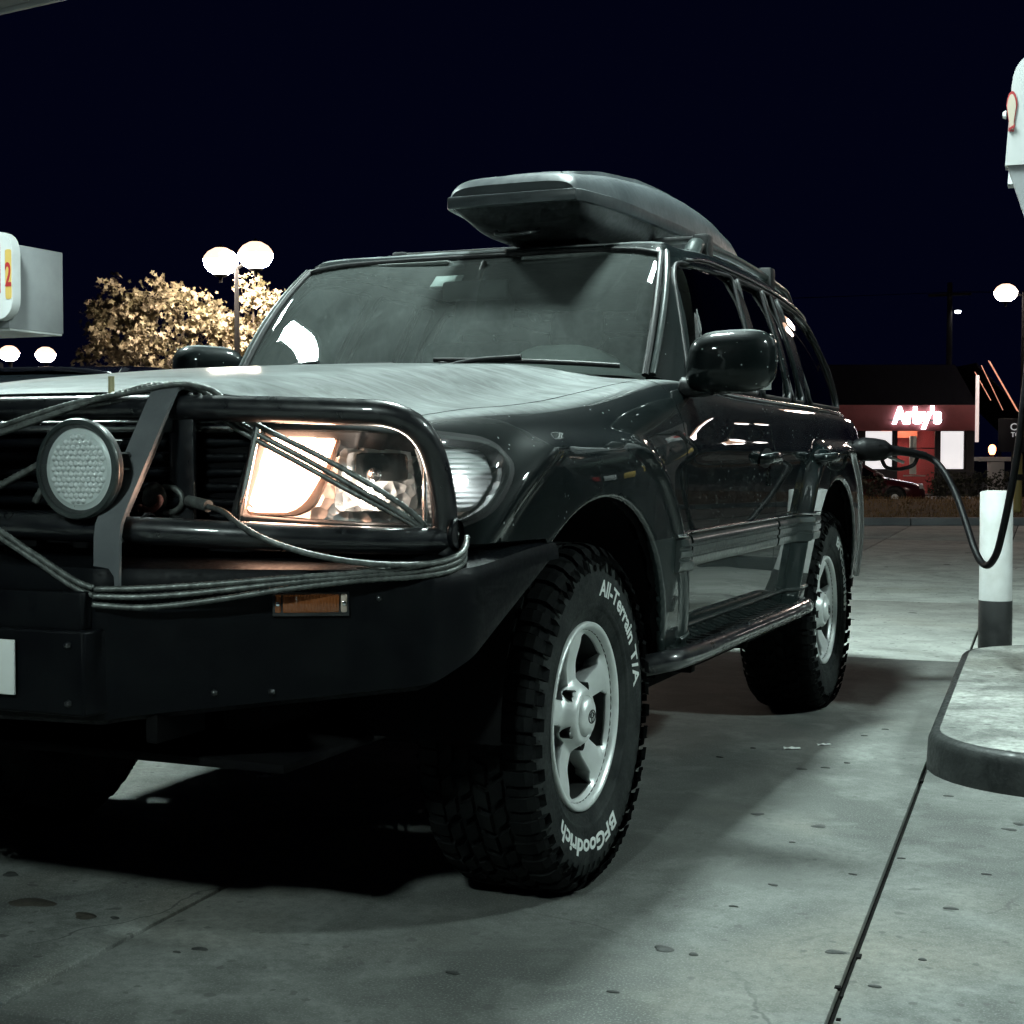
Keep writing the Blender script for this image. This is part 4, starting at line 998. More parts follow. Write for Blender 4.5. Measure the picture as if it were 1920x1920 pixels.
def zbot(p):
    return np.interp(p[1], [-1.15, -.82, -.77, -.30], [.535, .592, .606, .828])
V = []; nP = len(PZ)
Tn = np.gradient(PZ, axis=0); Tn /= np.linalg.norm(Tn, axis=1)[:, None]
for p, t in zip(PZ, Tn):
    nx, ny = t[1], -t[0]
    if nx < 0 and p[0] > .5: nx, ny = -nx, -ny
    zt, zb = ztop(p), zbot(p)
    rows = [(-.16, zt+.018), (-.03, zt+.012), (-.008, zt+.006), (0, zt-.008), (.002, zt-.03)]
    for k in np.linspace(.1, .9, 6): rows.append((.002-.004*k, zt-.03+(zb+.02-zt+.03)*k))
    rows += [(-.006, zb+.012), (-.03, zb), (-.14, zb+.01)]
    for o, z in rows:
        V.append((max(p[0]+nx*o, 0) if p[0] < .02 else p[0]+nx*o, p[1]+ny*o, z))
m = len(rows); V = np.array(V); F = [(i*m+j, i*m+j+1, (i+1)*m+j+1, (i+1)*m+j) for i in range(nP-1) for j in range(m-1)]
V[:, 0] = np.maximum(V[:, 0], 0)
bo = mk('shell', V, F, BLACKMETAL, bp, True, 35); mirror(bo)
# winch recess box, lower centre panel with bright lip, and step edge
box('winch_cover', -.33, .33, -1.165, -1.11, .70, .80, BLACKMETAL, bp, .006)
V, F = prism_vf([(-.345, -1.178), (.345, -1.178), (.355, -1.11), (-.355, -1.11)], .565, .728, lambda u, v, d: (u, v, d)); o = mk('centre_panel', V, F, BLACKMETAL, bp, True, 30); bevel_obj(o, .006)
for x, z in ((.31, .70), (-.31, .70), (.31, .59), (-.31, .59)):
    V, F = lathe_vf([(0, .008), (.006, .007), (.008, 0)], 6); V = np.stack([V[:, 1]+x, -1.178-V[:, 0], V[:, 2]+z], 1); mk('bolt', V, F, TUBE, bp)
V, F = box_vf(-.115, .190, -1.190, -1.184, .60, .706, .002); pl = mk('number_plate', V, F, mat('plate_white', (.70, .72, .70), .4), suv)
for x, z in ((.47, .79), (.62, .60), (.80, .78), (.52, .60)):
    i = int(np.argmin(np.abs(PZ[:, 0]-x))); t = Tn[i]; V, F = lathe_vf([(0, .007), (.0055, .006), (.0075, 0)], 6); ca_, sa_ = t[0], t[1]
    V = np.stack([PZ[i][0]+V[:, 1]*ca_+V[:, 0]*sa_, PZ[i][1]+V[:, 1]*sa_-V[:, 0]*ca_, z+V[:, 2]], 1); b_ = mk('bolt', V, F, TUBE, bp); mirror(b_)
for x, y, z in ((.348, -1.045, .914), (.348, -.895, 1.155), (.868, -.722, .90)):
    V, F = lathe_vf([(.029, -.006), (.034, 0), (.029, .006)], 20); w_ = mk('weld_bead', V+np.array([x+.034, y+(.02 if x < .5 else 0), z]), F, BLACKMETAL, bb); mirror(w_)
# turn signals let into the bumper
AMBL = mat('amber_signal_lens', (.20, .062, .018), .25, 0, .8); g_ = NG(AMBL); wv = g_.n('ShaderNodeTexWave', i_Scale=60.0); g_.l(g_.coord(), wv.inputs['Vector']); g_.bump(wv.outputs[0], .3, .002)
def signal(sg):
    s_ = empty('turn_signal', parent=bp)
    i = int(np.argmin(np.hypot(PZ[:, 0]-.685, 0))); p = PZ[i]; t = Tn[i]; ang = math.atan2(t[1], t[0])
    Mx = Matrix.Translation((p[0], p[1], .772)) @ Matrix.Rotation(ang, 4, 'Z') @ Matrix.Diagonal((.74, 1, .9, 1))
    def put(nm, bx_, m_):
        V, F = box_vf(*bx_, M=Mx); o = mk(nm, V, F, m_, s_, True, 40)
        if sg < 0:
            q = mirror(o, nm, s_); bpy.data.objects.remove(o)
    put('bezel', (-.100, .100, -.010, .01, -.028, .024, .003), TUBE)
    put('lens', (-.074, .074, -.018, .0, -.020, .020, .005), AMBL)
    put('end_lug', (-.094, -.077, -.015, .0, -.020, .020, .004), AMBL); put('end_lug', (.077, .094, -.015, .0, -.020, .020, .004), mat('worn_lug', (.45, .36, .30), .5) if sg > 0 else AMBL)
    for dx in (-.086, .086): put('screw', (dx-.005, dx+.005, -.018, -.01, -.005, .005, .002), CHROME)
signal(1); signal(-1)
box('recovery_point', .395, .425, -1.06, -.90, .50, .57, UNDER, bp, .006); box('recovery_point', -.425, -.395, -1.06, -.90, .50, .57, UNDER, bp, .006)
# LED driving light on the lower tube
def led(x, y, z, ry):
    l = empty('driving_light', parent=suv)
    Mx = Matrix.Translation((x, y, z)) @ Matrix.Rotation(R(-90)+ry, 4, 'Z')     # lathe axis +x -> car front
    def put(nm, vf, m_, sm=True):
        return mk(nm, np.array([(Mx @ Vector(p))[:] for p in vf[0]]), vf[1], m_, l, sm, 40)
    put('housing', lathe_vf([(.0, -.05), (.05, -.048), (.062, -.035), (.070, -.010), (.090, -.004), (.096, .0), (.097, .016), (.094, .022), (.086, .024), (.0835, .018), (.080, .010), (0, .008)], 64), PLASTIC)
    put('rim_ring', lathe_vf([(.0965, .010), (.0985, .013), (.0985, .019), (.0955, .0235), (.0875, .0255), (.085, .022)], 64), GREYTRIM)
    parts = []; base = lathe_vf([(.0001, .0062), (.0024, .0055), (.0046, .0030), (.0058, 0)], 10)
    for i in range(-6, 7):
        for j in range(-6, 7):
            a = .0118*(i+.5*(j & 1)); b = .0103*j
            if math.hypot(a, b) < .0655: parts.append((base[0]+np.array([.0155, a, b]), base[1]))
    o = put('lens_cells', join_vf(parts), LEDCELL); tag(o, kind='stuff')
    put('cell_plate', lathe_vf([(0, .0152), (.070, .0152), (.072, .013), (.080, .011)], 48), LEDPLATE)
    put('cover_glass', lathe_vf([(0, .0235), (.05, .0233), (.084, .0225)], 40), LENS)
    for k in range(14):
        a = 2*math.pi*k/14
        put('cooling_fin', box_vf(-.062, -.012, .02, .072, -.002, .002, M=Matrix.Rotation(a, 4, 'X')), PLASTIC)
    tube('mount_loop', np.array([(Mx @ Vector((-.030, .104*math.cos(t), .108*math.sin(t)*.98)))[:] for t in np.linspace(R(120), R(240), 24)]), .007, TUBE, l, 8)
    tube('mount_bolt', [(x, y+.045, .935), (x, y+.045, z-.09)], .009, CHROME, l, 10)
LEDCELL = mat('led_cell', (.95, .97, .97), .15, 0, 1.0); LEDPLATE = mat('led_plate', (.75, .79, .78), .4, .1)
led(.274, -1.085, 1.032, 0); led(-.274, -1.085, 1.032, 0)
# aerial stub with brass tip
ae = tube('aerial_stub', [(.197, -.90, 1.178), (.197, -.90, 1.222)], .0065, mat('brass', (.42, .38, .22), .5, .3), suv, 12)
V, F = box_vf(.175, .22, -.915, -.88, 1.172, 1.182, .003); mk('aerial_base', V, F, TUBE, suv)
# ================================================================== winch rope
rope = empty('winch_rope', (.3, -1.0, 0)); rope.location = (0, 0, 0)
tag(rope, 'twisted steel winch rope wound round the bull bar of the SUV', 'rope')
def strand(pts, r=.0051, n=10):
    P = resample(catmull(np.array(pts), n), .0045); V, F = tube_vf(P, r, 30, lobes=5, lobe_amp=.24, pitch=.056); return mk('strand', V, F, STEEL, rope)
# over the top tube, across the headlight, down to the corner
for k, (dx, dz) in enumerate(((0, 0), (.022, .004), (.048, .016))):
    strand([(-.10, -.985+.01*k, 1.085+dz), (.05, -.975, 1.125+dz*.9), (.16, -.955, 1.160+dz*.5), (.255+dx*.6, -.935, 1.187), (.33+dx, -.915, 1.202), (.385+dx, -.872, 1.187),
            (.42+dx, -.860, 1.150), (.475+dx*1.1, -.855+.004*k, 1.112+dz*.2), (.60+dx*1.0, -.822+.004*k, 1.043+dz*.7), (.72+dx*.8, -.800, .980+dz), (.81+dx*.4, -.768, .930+dz*.8), (.848, -.752, .905+.006*k)])
# lower passes under the corner and along the bumper face
for k, (a, b) in enumerate(((0, 0), (.004, -.016), (.006, -.036))):
    strand([(.862, -.665+.0*k, .905-.012*k), (.893, -.668, .885-.012*k), (.913, -.715, .865-.012*k), (.905, -.765, .853-.012*k), (.865, -.825, .842-.010*k), (.78, -.908, .832+b*.4), (.66, -.992, .824+b*.6), (.52, -1.062, .812+b*.9), (.42, -1.106, .806+b), (.34, -1.138-a, .806+b*.8-.002)])
# from the hook to the corner
strand([(.452, -.925, .956), (.50, -.945, .948), (.56, -.985, .928), (.63, -1.0, .900), (.71, -.972, .872), (.79, -.915, .853), (.86, -.845, .846), (.905, -.77, .851), (.918, -.72, .866), (.902, -.668, .892)])
# left side: two passes rising to the other corner
for k in range(2):
    strand([(.335, -1.135, .806-.014*k), (.30, -1.14, .818-.014*k), (.21, -1.14, .862-.012*k), (.10, -1.14, .918-.012*k), (-.05, -1.12, .978-.010*k), (-.28, -1.06, 1.04-.010*k), (-.55, -.93, 1.10)])
strand([(.12, -1.045, .965), (.145, -1.045, 1.0), (.16, -1.03, 1.05), (.08, -1.04, 1.02), (.0, -1.05, .98)], .0065)
# ferrule, thimble and hook
fe = tube('ferrule', [(.452, -.925, .957), (.420, -.915, .962), (.392, -.908, .966)], .0125, STEEL, rope, 14)
hk = tube('hook', resample(catmull(np.array([(.392, -.908, .966), (.36, -.905, .964), (.335, -.903, .953), (.318, -.90, .962), (.312, -.90, .985), (.325, -.90, 1.003), (.345, -.902, .998)]), 8), .006), .0095, BLACKMETAL, rope, 12)
th = np.linspace(0, 2*math.pi, 31)[:-1]; P = np.array([(.345+.036*math.cos(t), -.912, .968+.026*math.sin(t)) for t in th]); tube('thimble', P, .0065, STEEL, rope, 10, closed=True)
V, F = lathe_vf([(0, .003), (.032, .003), (.034, 0), (.032, -.003), (0, -.003)], 30); V = np.stack([V[:, 1]*.9+.322, V[:, 0]-.925, V[:, 2]+.970], 1); mk('safety_disc', V, F, STEEL, rope)
PINK = mat('pink_cord', (.42, .16, .13), .8)
tube('cord', resample(catmull(np.array([(.29, -.93, .948), (.305, -.95, .955), (.325, -.95, .948), (.34, -.948, .952), (.352, -.946, .966), (.345, -.94, .975)]), 6), .004), .006, PINK, rope, 8)
# ================================================================== roof box
rb = empty('roof_box', (.20, 2.2, 1.87)); rb.location = (0, 0, 0)
tag(rb, 'grey hard-shell roof box on the roof of the SUV', 'roof box')
BOXM = noisy(mat('roof_box_plastic', (.042, .049, .053), .42), (.034, .041, .045), (.062, .070, .075), 5, .32, .5, .12, .0015)
BOXB = noisy(mat('roof_box_base', (.016, .018, .02), .5), (.012, .014, .016), (.025, .027, .029), 8, .4, .65, .1, .0015)
bx0, bx1 = -.09, .472; by0, by1 = 1.20, 3.36; cxm = (bx0+bx1)/2; hwid = (bx1-bx0)/2
def half_w(y):  # plan half-width
    return hwid*np.interp(y, [1.20, 1.215, 1.26, 1.42, 1.6, 2.6, 3.1, 3.28, 3.34, 3.36], [.80, .84, .88, .97, 1.0, 1.0, .94, .85, .74, .62])
def ring_loft(ys, sect):
    V = []; 
    for y in ys: V += sect(y)
    m = len(sect(ys[0])); n = len(ys); F = [(i*m+j, (i+1)*m+j, (i+1)*m+j+1, i*m+j+1) for i in range(n-1) for j in range(m-1)]
    return np.array(V), F, m, n
def top_h(y): return np.interp(y, [1.20, 1.205, 1.23, 1.30, 1.40, 1.6, 2.0, 2.4, 2.8, 3.1, 3.25, 3.33, 3.36], [.035, .05, .066, .078, .088, .115, .150, .160, .148, .118, .090, .060, .03])
zr = 1.930
def zrim(y): return zr+.012*np.interp(y, [1.2, 2.2, 3.3], [0, 1, 0])-.02*sstep(2.6, 3.36, y)
ys = np.unique(np.r_[np.linspace(by0, 1.3, 8), np.linspace(1.3, 3.2, 34), np.linspace(3.2, by1, 10)])
def lid_sect(y):
    h = top_h(y); w_ = half_w(y); o = []
    for t in np.linspace(0, math.pi, 29):
        c, s_ = math.cos(t), math.sin(t); px = math.copysign(abs(c)**.42, c); pz = s_**.55
        rid = .010*math.exp(-((abs(px)-.62)/.06)**2)*sstep(1.45, 1.9, y)*sstep(3.2, 2.8, y)
        o.append((cxm+w_*px*(1-.10*pz), y, zrim(y)+.0+(h)*pz+rid*0))
    return o
V, F, m, n = ring_loft(ys, lid_sect); V, F = join_vf([(V, [f[::-1] for f in F])])
F += [tuple(range(m)), tuple(range((n-1)*m, n*m))[::-1]]; mk('lid', V, F, BOXM, rb, True, 50)
# raised plateau panel on the lid
V = []; ys2 = np.linspace(1.34, 2.9, 30)
for y in ys2:
    w_ = half_w(y)*np.interp(y, [1.34, 1.5, 2.6, 2.9], [.45, .62, .58, .40]); h = zrim(y)+top_h(y)
    for a, dz in ((-1.05, -.012), (-1, .008), (-.5, .012), (0, .013), (.5, .012), (1, .008), (1.05, -.012)): V.append((cxm+w_*a, y, h+dz*(1 if 1.36 < y < 2.86 else -.5)))
F = grid_faces(30, 7); mk('lid_panel', V, [f[::-1] for f in F], BOXM, rb, True, 60)
def rim_sect(y):
    w_ = half_w(y); z = zrim(y); o = []
    for px, dz in ((1.0, .004), (1.035, .0), (1.04, -.03), (1.03, -.036), (.96, -.036)): o.append((cxm+w_*px, y, z+dz))
    return o
V1, F1, m, n = ring_loft(ys, rim_sect); V2 = V1.copy(); V2[:, 0] = 2*cxm-V2[:, 0]
wf = half_w(by0)*1.04; fr = box_vf(cxm-wf, cxm+wf, by0-.012, by0+.02, zrim(by0)-.036, zrim(by0)+.003, .006); wr_ = half_w(by1)*1.03; rr_ = box_vf(cxm-wr_, cxm+wr_, by1-.02, by1+.008, zrim(by1)-.036, zrim(by1)+.003, .006)
V, F = join_vf([(V1, [f[::-1] for f in F1]), (V2, F1), fr, rr_]); mk('rim_band', V, F, BOXM, rb, True, 40)
def base_sect(y):
    w_ = half_w(y)*.965; zt = zrim(y)-.030; h = np.interp(y, [1.20, 1.22, 1.30, 1.45, 1.62, 3.0, 3.3, 3.36], [.05, .062, .078, .090, .094, .085, .06, .03]); o = []
    for t in np.linspace(0, math.pi, 21):
        c, s_ = math.cos(t), math.sin(t); px = math.copysign(abs(c)**.4, c); pz = s_**.5
        o.append((cxm+w_*px*(1-.18*pz), y+.13*pz*(1-sstep(1.20, 1.55, y)), zt-h*pz))
    return o
V, F, m, n = ring_loft(ys, base_sect); F += [tuple(range(m))[::-1], tuple(range((n-1)*m, n*m))]; mk('base', V, F, BOXB, rb, True, 50)
for x in (cxm-.13, cxm+.13):
    for k, (y, z, r_) in enumerate(((1.198, 1.953, .0035), (1.199, 1.955, .0035))): 
        V, F = lathe_vf([(0, .003), (r_, .002), (r_, 0)], 10); V = np.stack([V[:, 1]+x+.022*k, -V[:, 0]+by0+.004, V[:, 2]+z], 1); mk('rivet', V, F, INTDARK, rb)
V, F = lathe_vf([(0, .004), (.012, .003), (.013, 0)], 16); mk('side_lock', V+np.array([cxm+half_w(3.0)*1.04, 3.0, zrim(3)-.015]), F, CHROME, rb)
for y in (1.98, 2.95):
    for x in (cxm-.16, cxm+.16): box('clamp', x-.03, x+.03, y-.035, y+.035, roof_z(0, y)+.045, zrim(y)-.11, PLASTIC, rb, .006)
# latch pull under the nose
tube('nose_handle', catmull(np.array([(cxm-.10, 1.30, zr-.108), (cxm-.09, 1.28, zr-.118), (cxm+.05, 1.28, zr-.118), (cxm+.06, 1.30, zr-.108)]), 6), .008, TUBE, rb, 8)
# ================================================================== bollard
BW = noisy(mat('white_enamel', (.62, .63, .63), .4), (.44, .44, .42), (.66, .67, .67), 6, .3, .6, .12, .003, 8); BK = noisy(mat('black_enamel', (.012, .013, .013), .4), (.010, .011, .011), (.03, .03, .03), 7, .35, .6, .1, .002)
bo_ = empty('bollard', (1.425, 4.56, 0)); tag(bo_, 'thick white bollard with black base behind the pump island', 'bollard')
def vlathe(prof, n=48):
    V, F = lathe_vf(prof, n); return np.stack([V[:, 1], V[:, 2], V[:, 0]], 1), F
V, F = vlathe([(0, .88), (.05, .879), (.076, .874), (.081, .866), (.081, .318)]); mk('post', V, F, BW, bo_, True, 40)
V, F = vlathe([(.0825, .32), (.0835, .317), (.0835, .0)]); mk('base_band', V, F, BK, bo_, True, 40)
# ================================================================== fuel pumps
PG = noisy(mat('pump_grey', (.30, .31, .32), .5), (.27, .28, .29), (.34, .35, .36), 4, .4, .6, .05, .001); PW = noisy(mat('pump_white', (.60, .61, .61), .45), (.54, .55, .55), (.66, .67, .67), 4, .4, .6, .05, .001)
PRED = mat('pump_red', (.42, .035, .04), .4); PYEL = mat('pump_yellow', (.62, .42, .12), .45); PDK = mat('pump_dark', (.03, .032, .034), .4); STLS = mat('stainless', (.42, .43, .43), .32, .9)
def face_panel(parent, nm, poly, y0, y1, m_, bev=.008):
    V, F = prism_vf(poly, y0, y1, lambda u, v, d: (u, d, v)); o = mk(nm, V, F, m_, parent, True, 40); return o
def rrect(x0, x1, z0, z1, r, n=7): return [tuple(p) for p in round_poly([(x0, z0), (x1, z0), (x1, z1), (x0, z1)], r, n)]
CAB = noisy(mat('pump_cabinet', (.035, .037, .04), .4), (.03, .032, .035), (.05, .052, .055), 4, .3, .5, .05, .001)
def pump_body(root, x0, x1, y0, y1):
    box('cabinet', x0, x1, y0, y1, 0, 1.62, CAB, root, .02); box('neck', x0+.10, x0+.22, y0+.12, y1-.12, 1.62, 1.96, STLS, root, .01); box('neck', x1-.22, x1-.10, y0+.12, y1-.12, 1.62, 1.96, STLS, root, .01)
    box('screen_bezel', x0+.12, x1-.12, y0-.012, y0, 1.12, 1.50, PDK, root, .006); box('price_display', x0+.18, x1-.18, y0-.016, y0-.011, 1.30, 1.44, mat('lcd', (.10, .12, .11), .25), root, .002)
    for k in range(3): box('grade_button', x0+.16+.17*k, x0+.27+.17*k, y0-.018, y0, .92, 1.03, (PYEL, PW, PRED)[k], root, .006)
    for xs_, sg in ((x0, -1), (x1, 1)):
        a, b = sorted((xs_, xs_+sg*.012))
        for k in range(3): box('grade_button', a, b, y0+.06+.15*k, y0+.18+.15*k, .98, 1.10, PYEL, root, .003)
        box('card_reader', a, b, y0+.10, y0+.24, .74, .90, PG, root, .003); box('notice', a, b, y0+.30, y0+.46, 1.22, 1.42, PW, root, .003); box('notice_band', min(a, a+sg*.002), max(b, b+sg*.002), y0+.31, y0+.45, 1.36, 1.41, PRED, root, .001)
    box('base_plinth', x0-.03, x1+.03, y0-.03, y1+.03, 0, .10, PDK, root, .008)
# left pump: grey head with rounded sign plate carrying a red 2
pA = empty('fuel_pump', (-5.72, 5.08, .13)); tag(pA, 'grey fuel pump head with red and yellow plate numbered 2 at the left edge', 'fuel pump', 'fuel pumps')
pump_body(pA, -.80, .0, -.28, .28)
box('head', -.95, .545, -.27, .29, 1.81, 2.40, PG, pA, .006); box('head_underside', -.94, .54, -.26, .28, 1.795, 1.812, PW, pA, .003)
face_panel(pA, 'sign_plate', rrect(-1.0, .655, 1.86, 2.47, .16), -.36, -.28, PW)
face_panel(pA, 'red_panel', rrect(-.85, .55, 2.04, 2.39, .01), -.364, -.3605, PRED); face_panel(pA, 'yellow_stripe', rrect(.595, .648, 2.0, 2.34, .02), -.364, -.3605, PYEL)
V, F = text_vf('2', .23, .001, 'CENTER', .004); V = np.stack([V[:, 0]*.5+.622, -.366+V[:, 2], V[:, 1]+2.09], 1); mk('numeral', V, F, PRED, pA, False)
V, F = text_vf('+', .18, .001, 'CENTER', .004); V = np.stack([V[:, 0]+.30, -.366+V[:, 2], V[:, 1]+2.13], 1); mk('white_mark', V, F, PW, pA, False)
# right pump
pB = empty('fuel_pump', (2.23, 3.08, .13)); tag(pB, 'white fuel pump head with shell emblem at the upper right edge', 'fuel pump', 'fuel pumps')
pB.rotation_euler = (0, 0, ROT)
pump_body(pB, -.46, .46, -.25, .30)
hp = round_poly([(-.56, 2.06), (-.645, 2.06), (-.62, 2.50), (.62, 2.50), (.645, 2.06)], .10, 7)
hp = [(-.635, 2.06)]+[tuple(p) for p in round_poly([(-.635, 2.06), (-.605, 2.50), (.605, 2.50), (.635, 2.06)], .13, 8) if p[1] > 2.2]+[(.635, 2.06)]
face_panel(pB, 'sign_plate', hp, -.27, -.16, PW); face_panel(pB, 'lower_plate', [(-.625, 2.058), (.625, 2.058), (.56, 1.86), (.50, 1.835), (-.50, 1.835), (-.56, 1.86)], -.262, -.17, PG)
face_panel(pB, 'sign_plate', hp, .16, .27, PW); box('head_core', -.55, .55, -.158, .158, 1.86, 2.44, PG, pB, .01)
V, F = lathe_vf([(0, .014), (.012, .012), (.018, 0)], 16); V = np.stack([-V[:, 0]-.635, V[:, 1]-.2, V[:, 2]+2.27], 1); mk('side_knob', V, F, PW, pB)
# scallop emblem: pale shell with red rim and red foot
def scallop(cx, cz, sx, sz):
    P = []
    for t in np.linspace(-.62, .62, 9): a = math.pi/2+t*2.3; P.append((cx+sx*math.cos(a)*1.0, cz+sz*(.15+.75*math.sin(a))))
    P = [(cx-sx*.45, cz-sz*.95), (cx+sx*.45, cz-sz*.95), (cx+sx*.5, cz-sz*.55)]+P+[(cx-sx*.5, cz-sz*.55)]; return P
ex = -.612
face_panel(pB, 'emblem_rim', scallop(ex, 2.27, .021, .085), -.2725, -.2705, PRED); face_panel(pB, 'emblem_shell', scallop(ex-.0015, 2.268, .0165, .074), -.2745, -.2725, mat('shell_cream', (.60, .52, .42), .5)); face_panel(pB, 'emblem_foot', [(ex-.012, 2.192), (ex+.012, 2.206), (ex+.012, 2.216), (ex-.012, 2.202)], -.277, -.2745, PRED)
for k in range(2): box('nozzle_holder', .46-.92*k-.06, .46-.92*k+.04, -.12, .02, .95, 1.30, PDK, pB, .01)
# ================================================================== fuel hose with nozzle in the filler
hose = empty('fuel_hose', (0, 0, 0)); tag(hose, 'black fuel hose looping from the pump to its nozzle in the SUV', 'hose')
HOSE = noisy(mat('hose_rubber', (.004, .004, .005), .5, spec=.25), (.003, .003, .004), (.007, .007, .008), 20, .4, .6, .05, .001)
hp_ = [(1.205, 3.60, 1.055), (1.24, 3.62, 1.035), (1.29, 3.58, .985), (1.35, 3.52, .885), (1.405, 3.43, .765), (1.452, 3.35, .652), (1.488, 3.29, .598), (1.522, 3.24, .590), (1.556, 3.20, .635), (1.585, 3.16, .735), (1.62, 3.11, .90), (1.652, 3.07, 1.09), (1.682, 3.03, 1.35), (1.705, 3.01, 1.58), (1.74, 3.02, 1.70), (1.80, 3.04, 1.72)]
tube('hose', resample(catmull(np.array(hp_), 10), .012), .0155, HOSE, hose, 16)
nz = resample(catmull(np.array([(.905, 3.40, 1.085), (.955, 3.42, 1.085), (1.0, 3.44, 1.083), (1.06, 3.48, 1.08), (1.12, 3.53, 1.075), (1.205, 3.60, 1.055)]), 8), .008)
tube('nozzle', nz, np.interp(np.linspace(0, 1, len(nz)), [0, .08, .15, .30, .42, .50, .62, 1], [.03, .046, .054, .052, .046, .026, .021, .018]), HOSE, hose, 20)
tube('trigger_guard', resample(catmull(np.array([(1.035, 3.46, 1.035), (1.05, 3.475, 1.005), (1.10, 3.515, .995), (1.16, 3.56, 1.015), (1.175, 3.575, 1.05)]), 8), .008), .009, HOSE, hose, 10)
tube('trigger', [(1.06, 3.48, 1.05), (1.12, 3.53, 1.025)], .007, STLS, hose, 8)
# sticker plate on the nozzle-side pump reflected in the doors is left to the real pump
# ================================================================== litter
PAPER = mat('paper_scrap', (.75, .77, .75), .8)
def scrap(x, y, w_, l, rz, label, m_=PAPER, cat='litter', name='paper_scrap'):
    n = 5; V = []
    for i in range(n):
        for j in range(3):
            u = (i/(n-1)-.5)*l; v_ = (j/2-.5)*w_*(1-.3*abs(i-2)/2+random.uniform(-.1, .1)); V.append((u, v_, .002+.006*abs(math.sin(i*1.3+j)) ))
    o = mk(name, V, grid_faces(n, 3), m_, None, False); o.location = (x, y, 0); o.rotation_euler = (0, 0, rz)
    s_ = o.modifiers.new('solid', 'SOLIDIFY'); s_.thickness = .001; tag(o, label, cat, 'litter on the concrete')
scrap(.989, 1.899, .035, .06, .3, 'larger white paper scrap on the concrete right of the front wheel')
scrap(1.08, 2.015, .02, .05, .5, 'small white paper scrap nearer the island')
scrap(-.493, .741, .03, .055, .4, 'pale paper scrap in the shadow under the SUV')
scrap(.80, .42, .012, .06, .2, 'dark twig lying beside the front tyre', mat('twig', (.02, .018, .015), .9), 'twig', 'twig')
scrap(.93, -1.02, .010, .035, .4, 'tiny dark leaf fragment at the bottom centre of the photo', mat('dead_leaf', (.03, .025, .02), .9), 'leaf', 'leaf_fragment')
# ================================================================== generic parked car
def parked_car(name, loc_, rz, paint, label, cat='car', lights=True, tall=1.0):
    root = empty(name, loc_, rz); tag(root, label, cat)
    ys_ = np.linspace(-2.25, 2.25, 46)
    def prof(y): 
        zt = np.interp(y, [-2.25, -2.15, -1.9, -.95, .6, 1.6, 2.1, 2.25], [.55, .68, .76, .93, .95, .95, .88, .60])*tall
        hw = np.interp(y, [-2.25, -2.15, -1.8, -1, 1, 1.9, 2.15, 2.25], [.52, .70, .84, .90, .90, .86, .74, .55]); return zt, hw
    V = []
    for y in ys_:
        zt, hw = prof(y)
        for t in np.linspace(0, math.pi, 25):
            c, s_ = math.cos(t), math.sin(t); V.append((hw*math.copysign(abs(c)**.35, c), y, .24+(zt-.24)*s_**.42))
    F = grid_faces(46, 25); V = np.array(V); A = V.copy(); F = [f[::-1] for f in F]
    for yc in (-1.38, 1.36): V, A, F = clip(V, A, F, np.where(np.abs(V[:, 0]) > .55, .36-np.hypot(V[:, 1]-yc, V[:, 2]-.32), -1))
    mk('body', V, F, paint, root)
    def cab(z0, z1, ins, m_, nm, ya, yb, yc, yd):
        V = []
        st = [(0, 0), (.12, .35), (.3, .75), (.42, .93), (.55, 1.0), (.8, 1.0), (1, 1)]
        n = 26
        for k in range(n+1):
            u = k/n; y = ya+(yd-ya)*u
            h = np.interp(y, [ya, yb, (yb+yc)/2, yc, yd], [0, .94, 1.0, .95, 0])
            for t in np.linspace(0, math.pi, 21):
                c, s_ = math.cos(t), math.sin(t); hh = z0+(z1-z0)*h*s_**.4; V.append((math.copysign(abs(c)**.3, c)*(.82-.20*(hh-z0)/(z1-z0))+0, y, hh+ins))
        return mk(nm, V, [f[::-1] for f in grid_faces(n+1, 21)], m_, root)
    cab(.88*tall, 1.42*tall, 0, DARKGL2, 'windows', -1.10, -.25, .95, 1.85)
    # roof skin and pillars
    V = []
    for y in np.linspace(-.30, 1.0, 16):
        h = np.interp(y, [-.30, .35, 1.0], [1.392, 1.432, 1.395])*tall
        for a in np.linspace(-1, 1, 13): V.append((a*.63, y, h-.055*abs(a)**3+.002))
    V2, F2 = flange(np.array(V), [f[::-1] for f in grid_faces(16, 13)][::1], .02); mk('roof', V2, F2, paint, root)
    for sg in (1, -1):
        tube('pillar', [(sg*.80, -1.02, .93*tall), (sg*.63, -.28, 1.36*tall)], .03, paint, root, 8); tube('pillar', [(sg*.80, 1.72, .93*tall), (sg*.63, .98, 1.36*tall)], .045, paint, root, 8); tube('pillar', [(sg*.815, .30, .93*tall), (sg*.655, .34, 1.38*tall)], .025, paint, root, 8)
        for yc in (-1.38, 1.36):
            V, F = lathe_vf([(.10, .10), (.20, .105), (.21, .09), (.22, .105), (.29, .105), (.32, .08), (.325, 0), (.32, -.08), (.22, -.10)], 32); V[:, 0] *= sg; w_ = mk('wheel', V+np.array([sg*.78, yc, .325]), F, RUBBER, root)
            V, F = lathe_vf([(0, .10), (.12, .095), (.20, .10)], 10); V[:, 0] *= sg; h_ = mk('hub', V+np.array([sg*.78, yc, .325]), F, SATIN, None); h_.parent = w_
        box('headlamp', sg*.62-.16, sg*.62+.16, -2.20, -2.08, .58, .72, LENSM, root, .03); box('tail_lamp', sg*.64-.14, sg*.64+.14, 2.12, 2.22, .66, .80, TAILRED, root, .03)
        box('side_mirror', sg*.95-.08, sg*.95+.08, -.86, -.76, .96*tall, 1.07*tall, paint, root, .03)
    return root
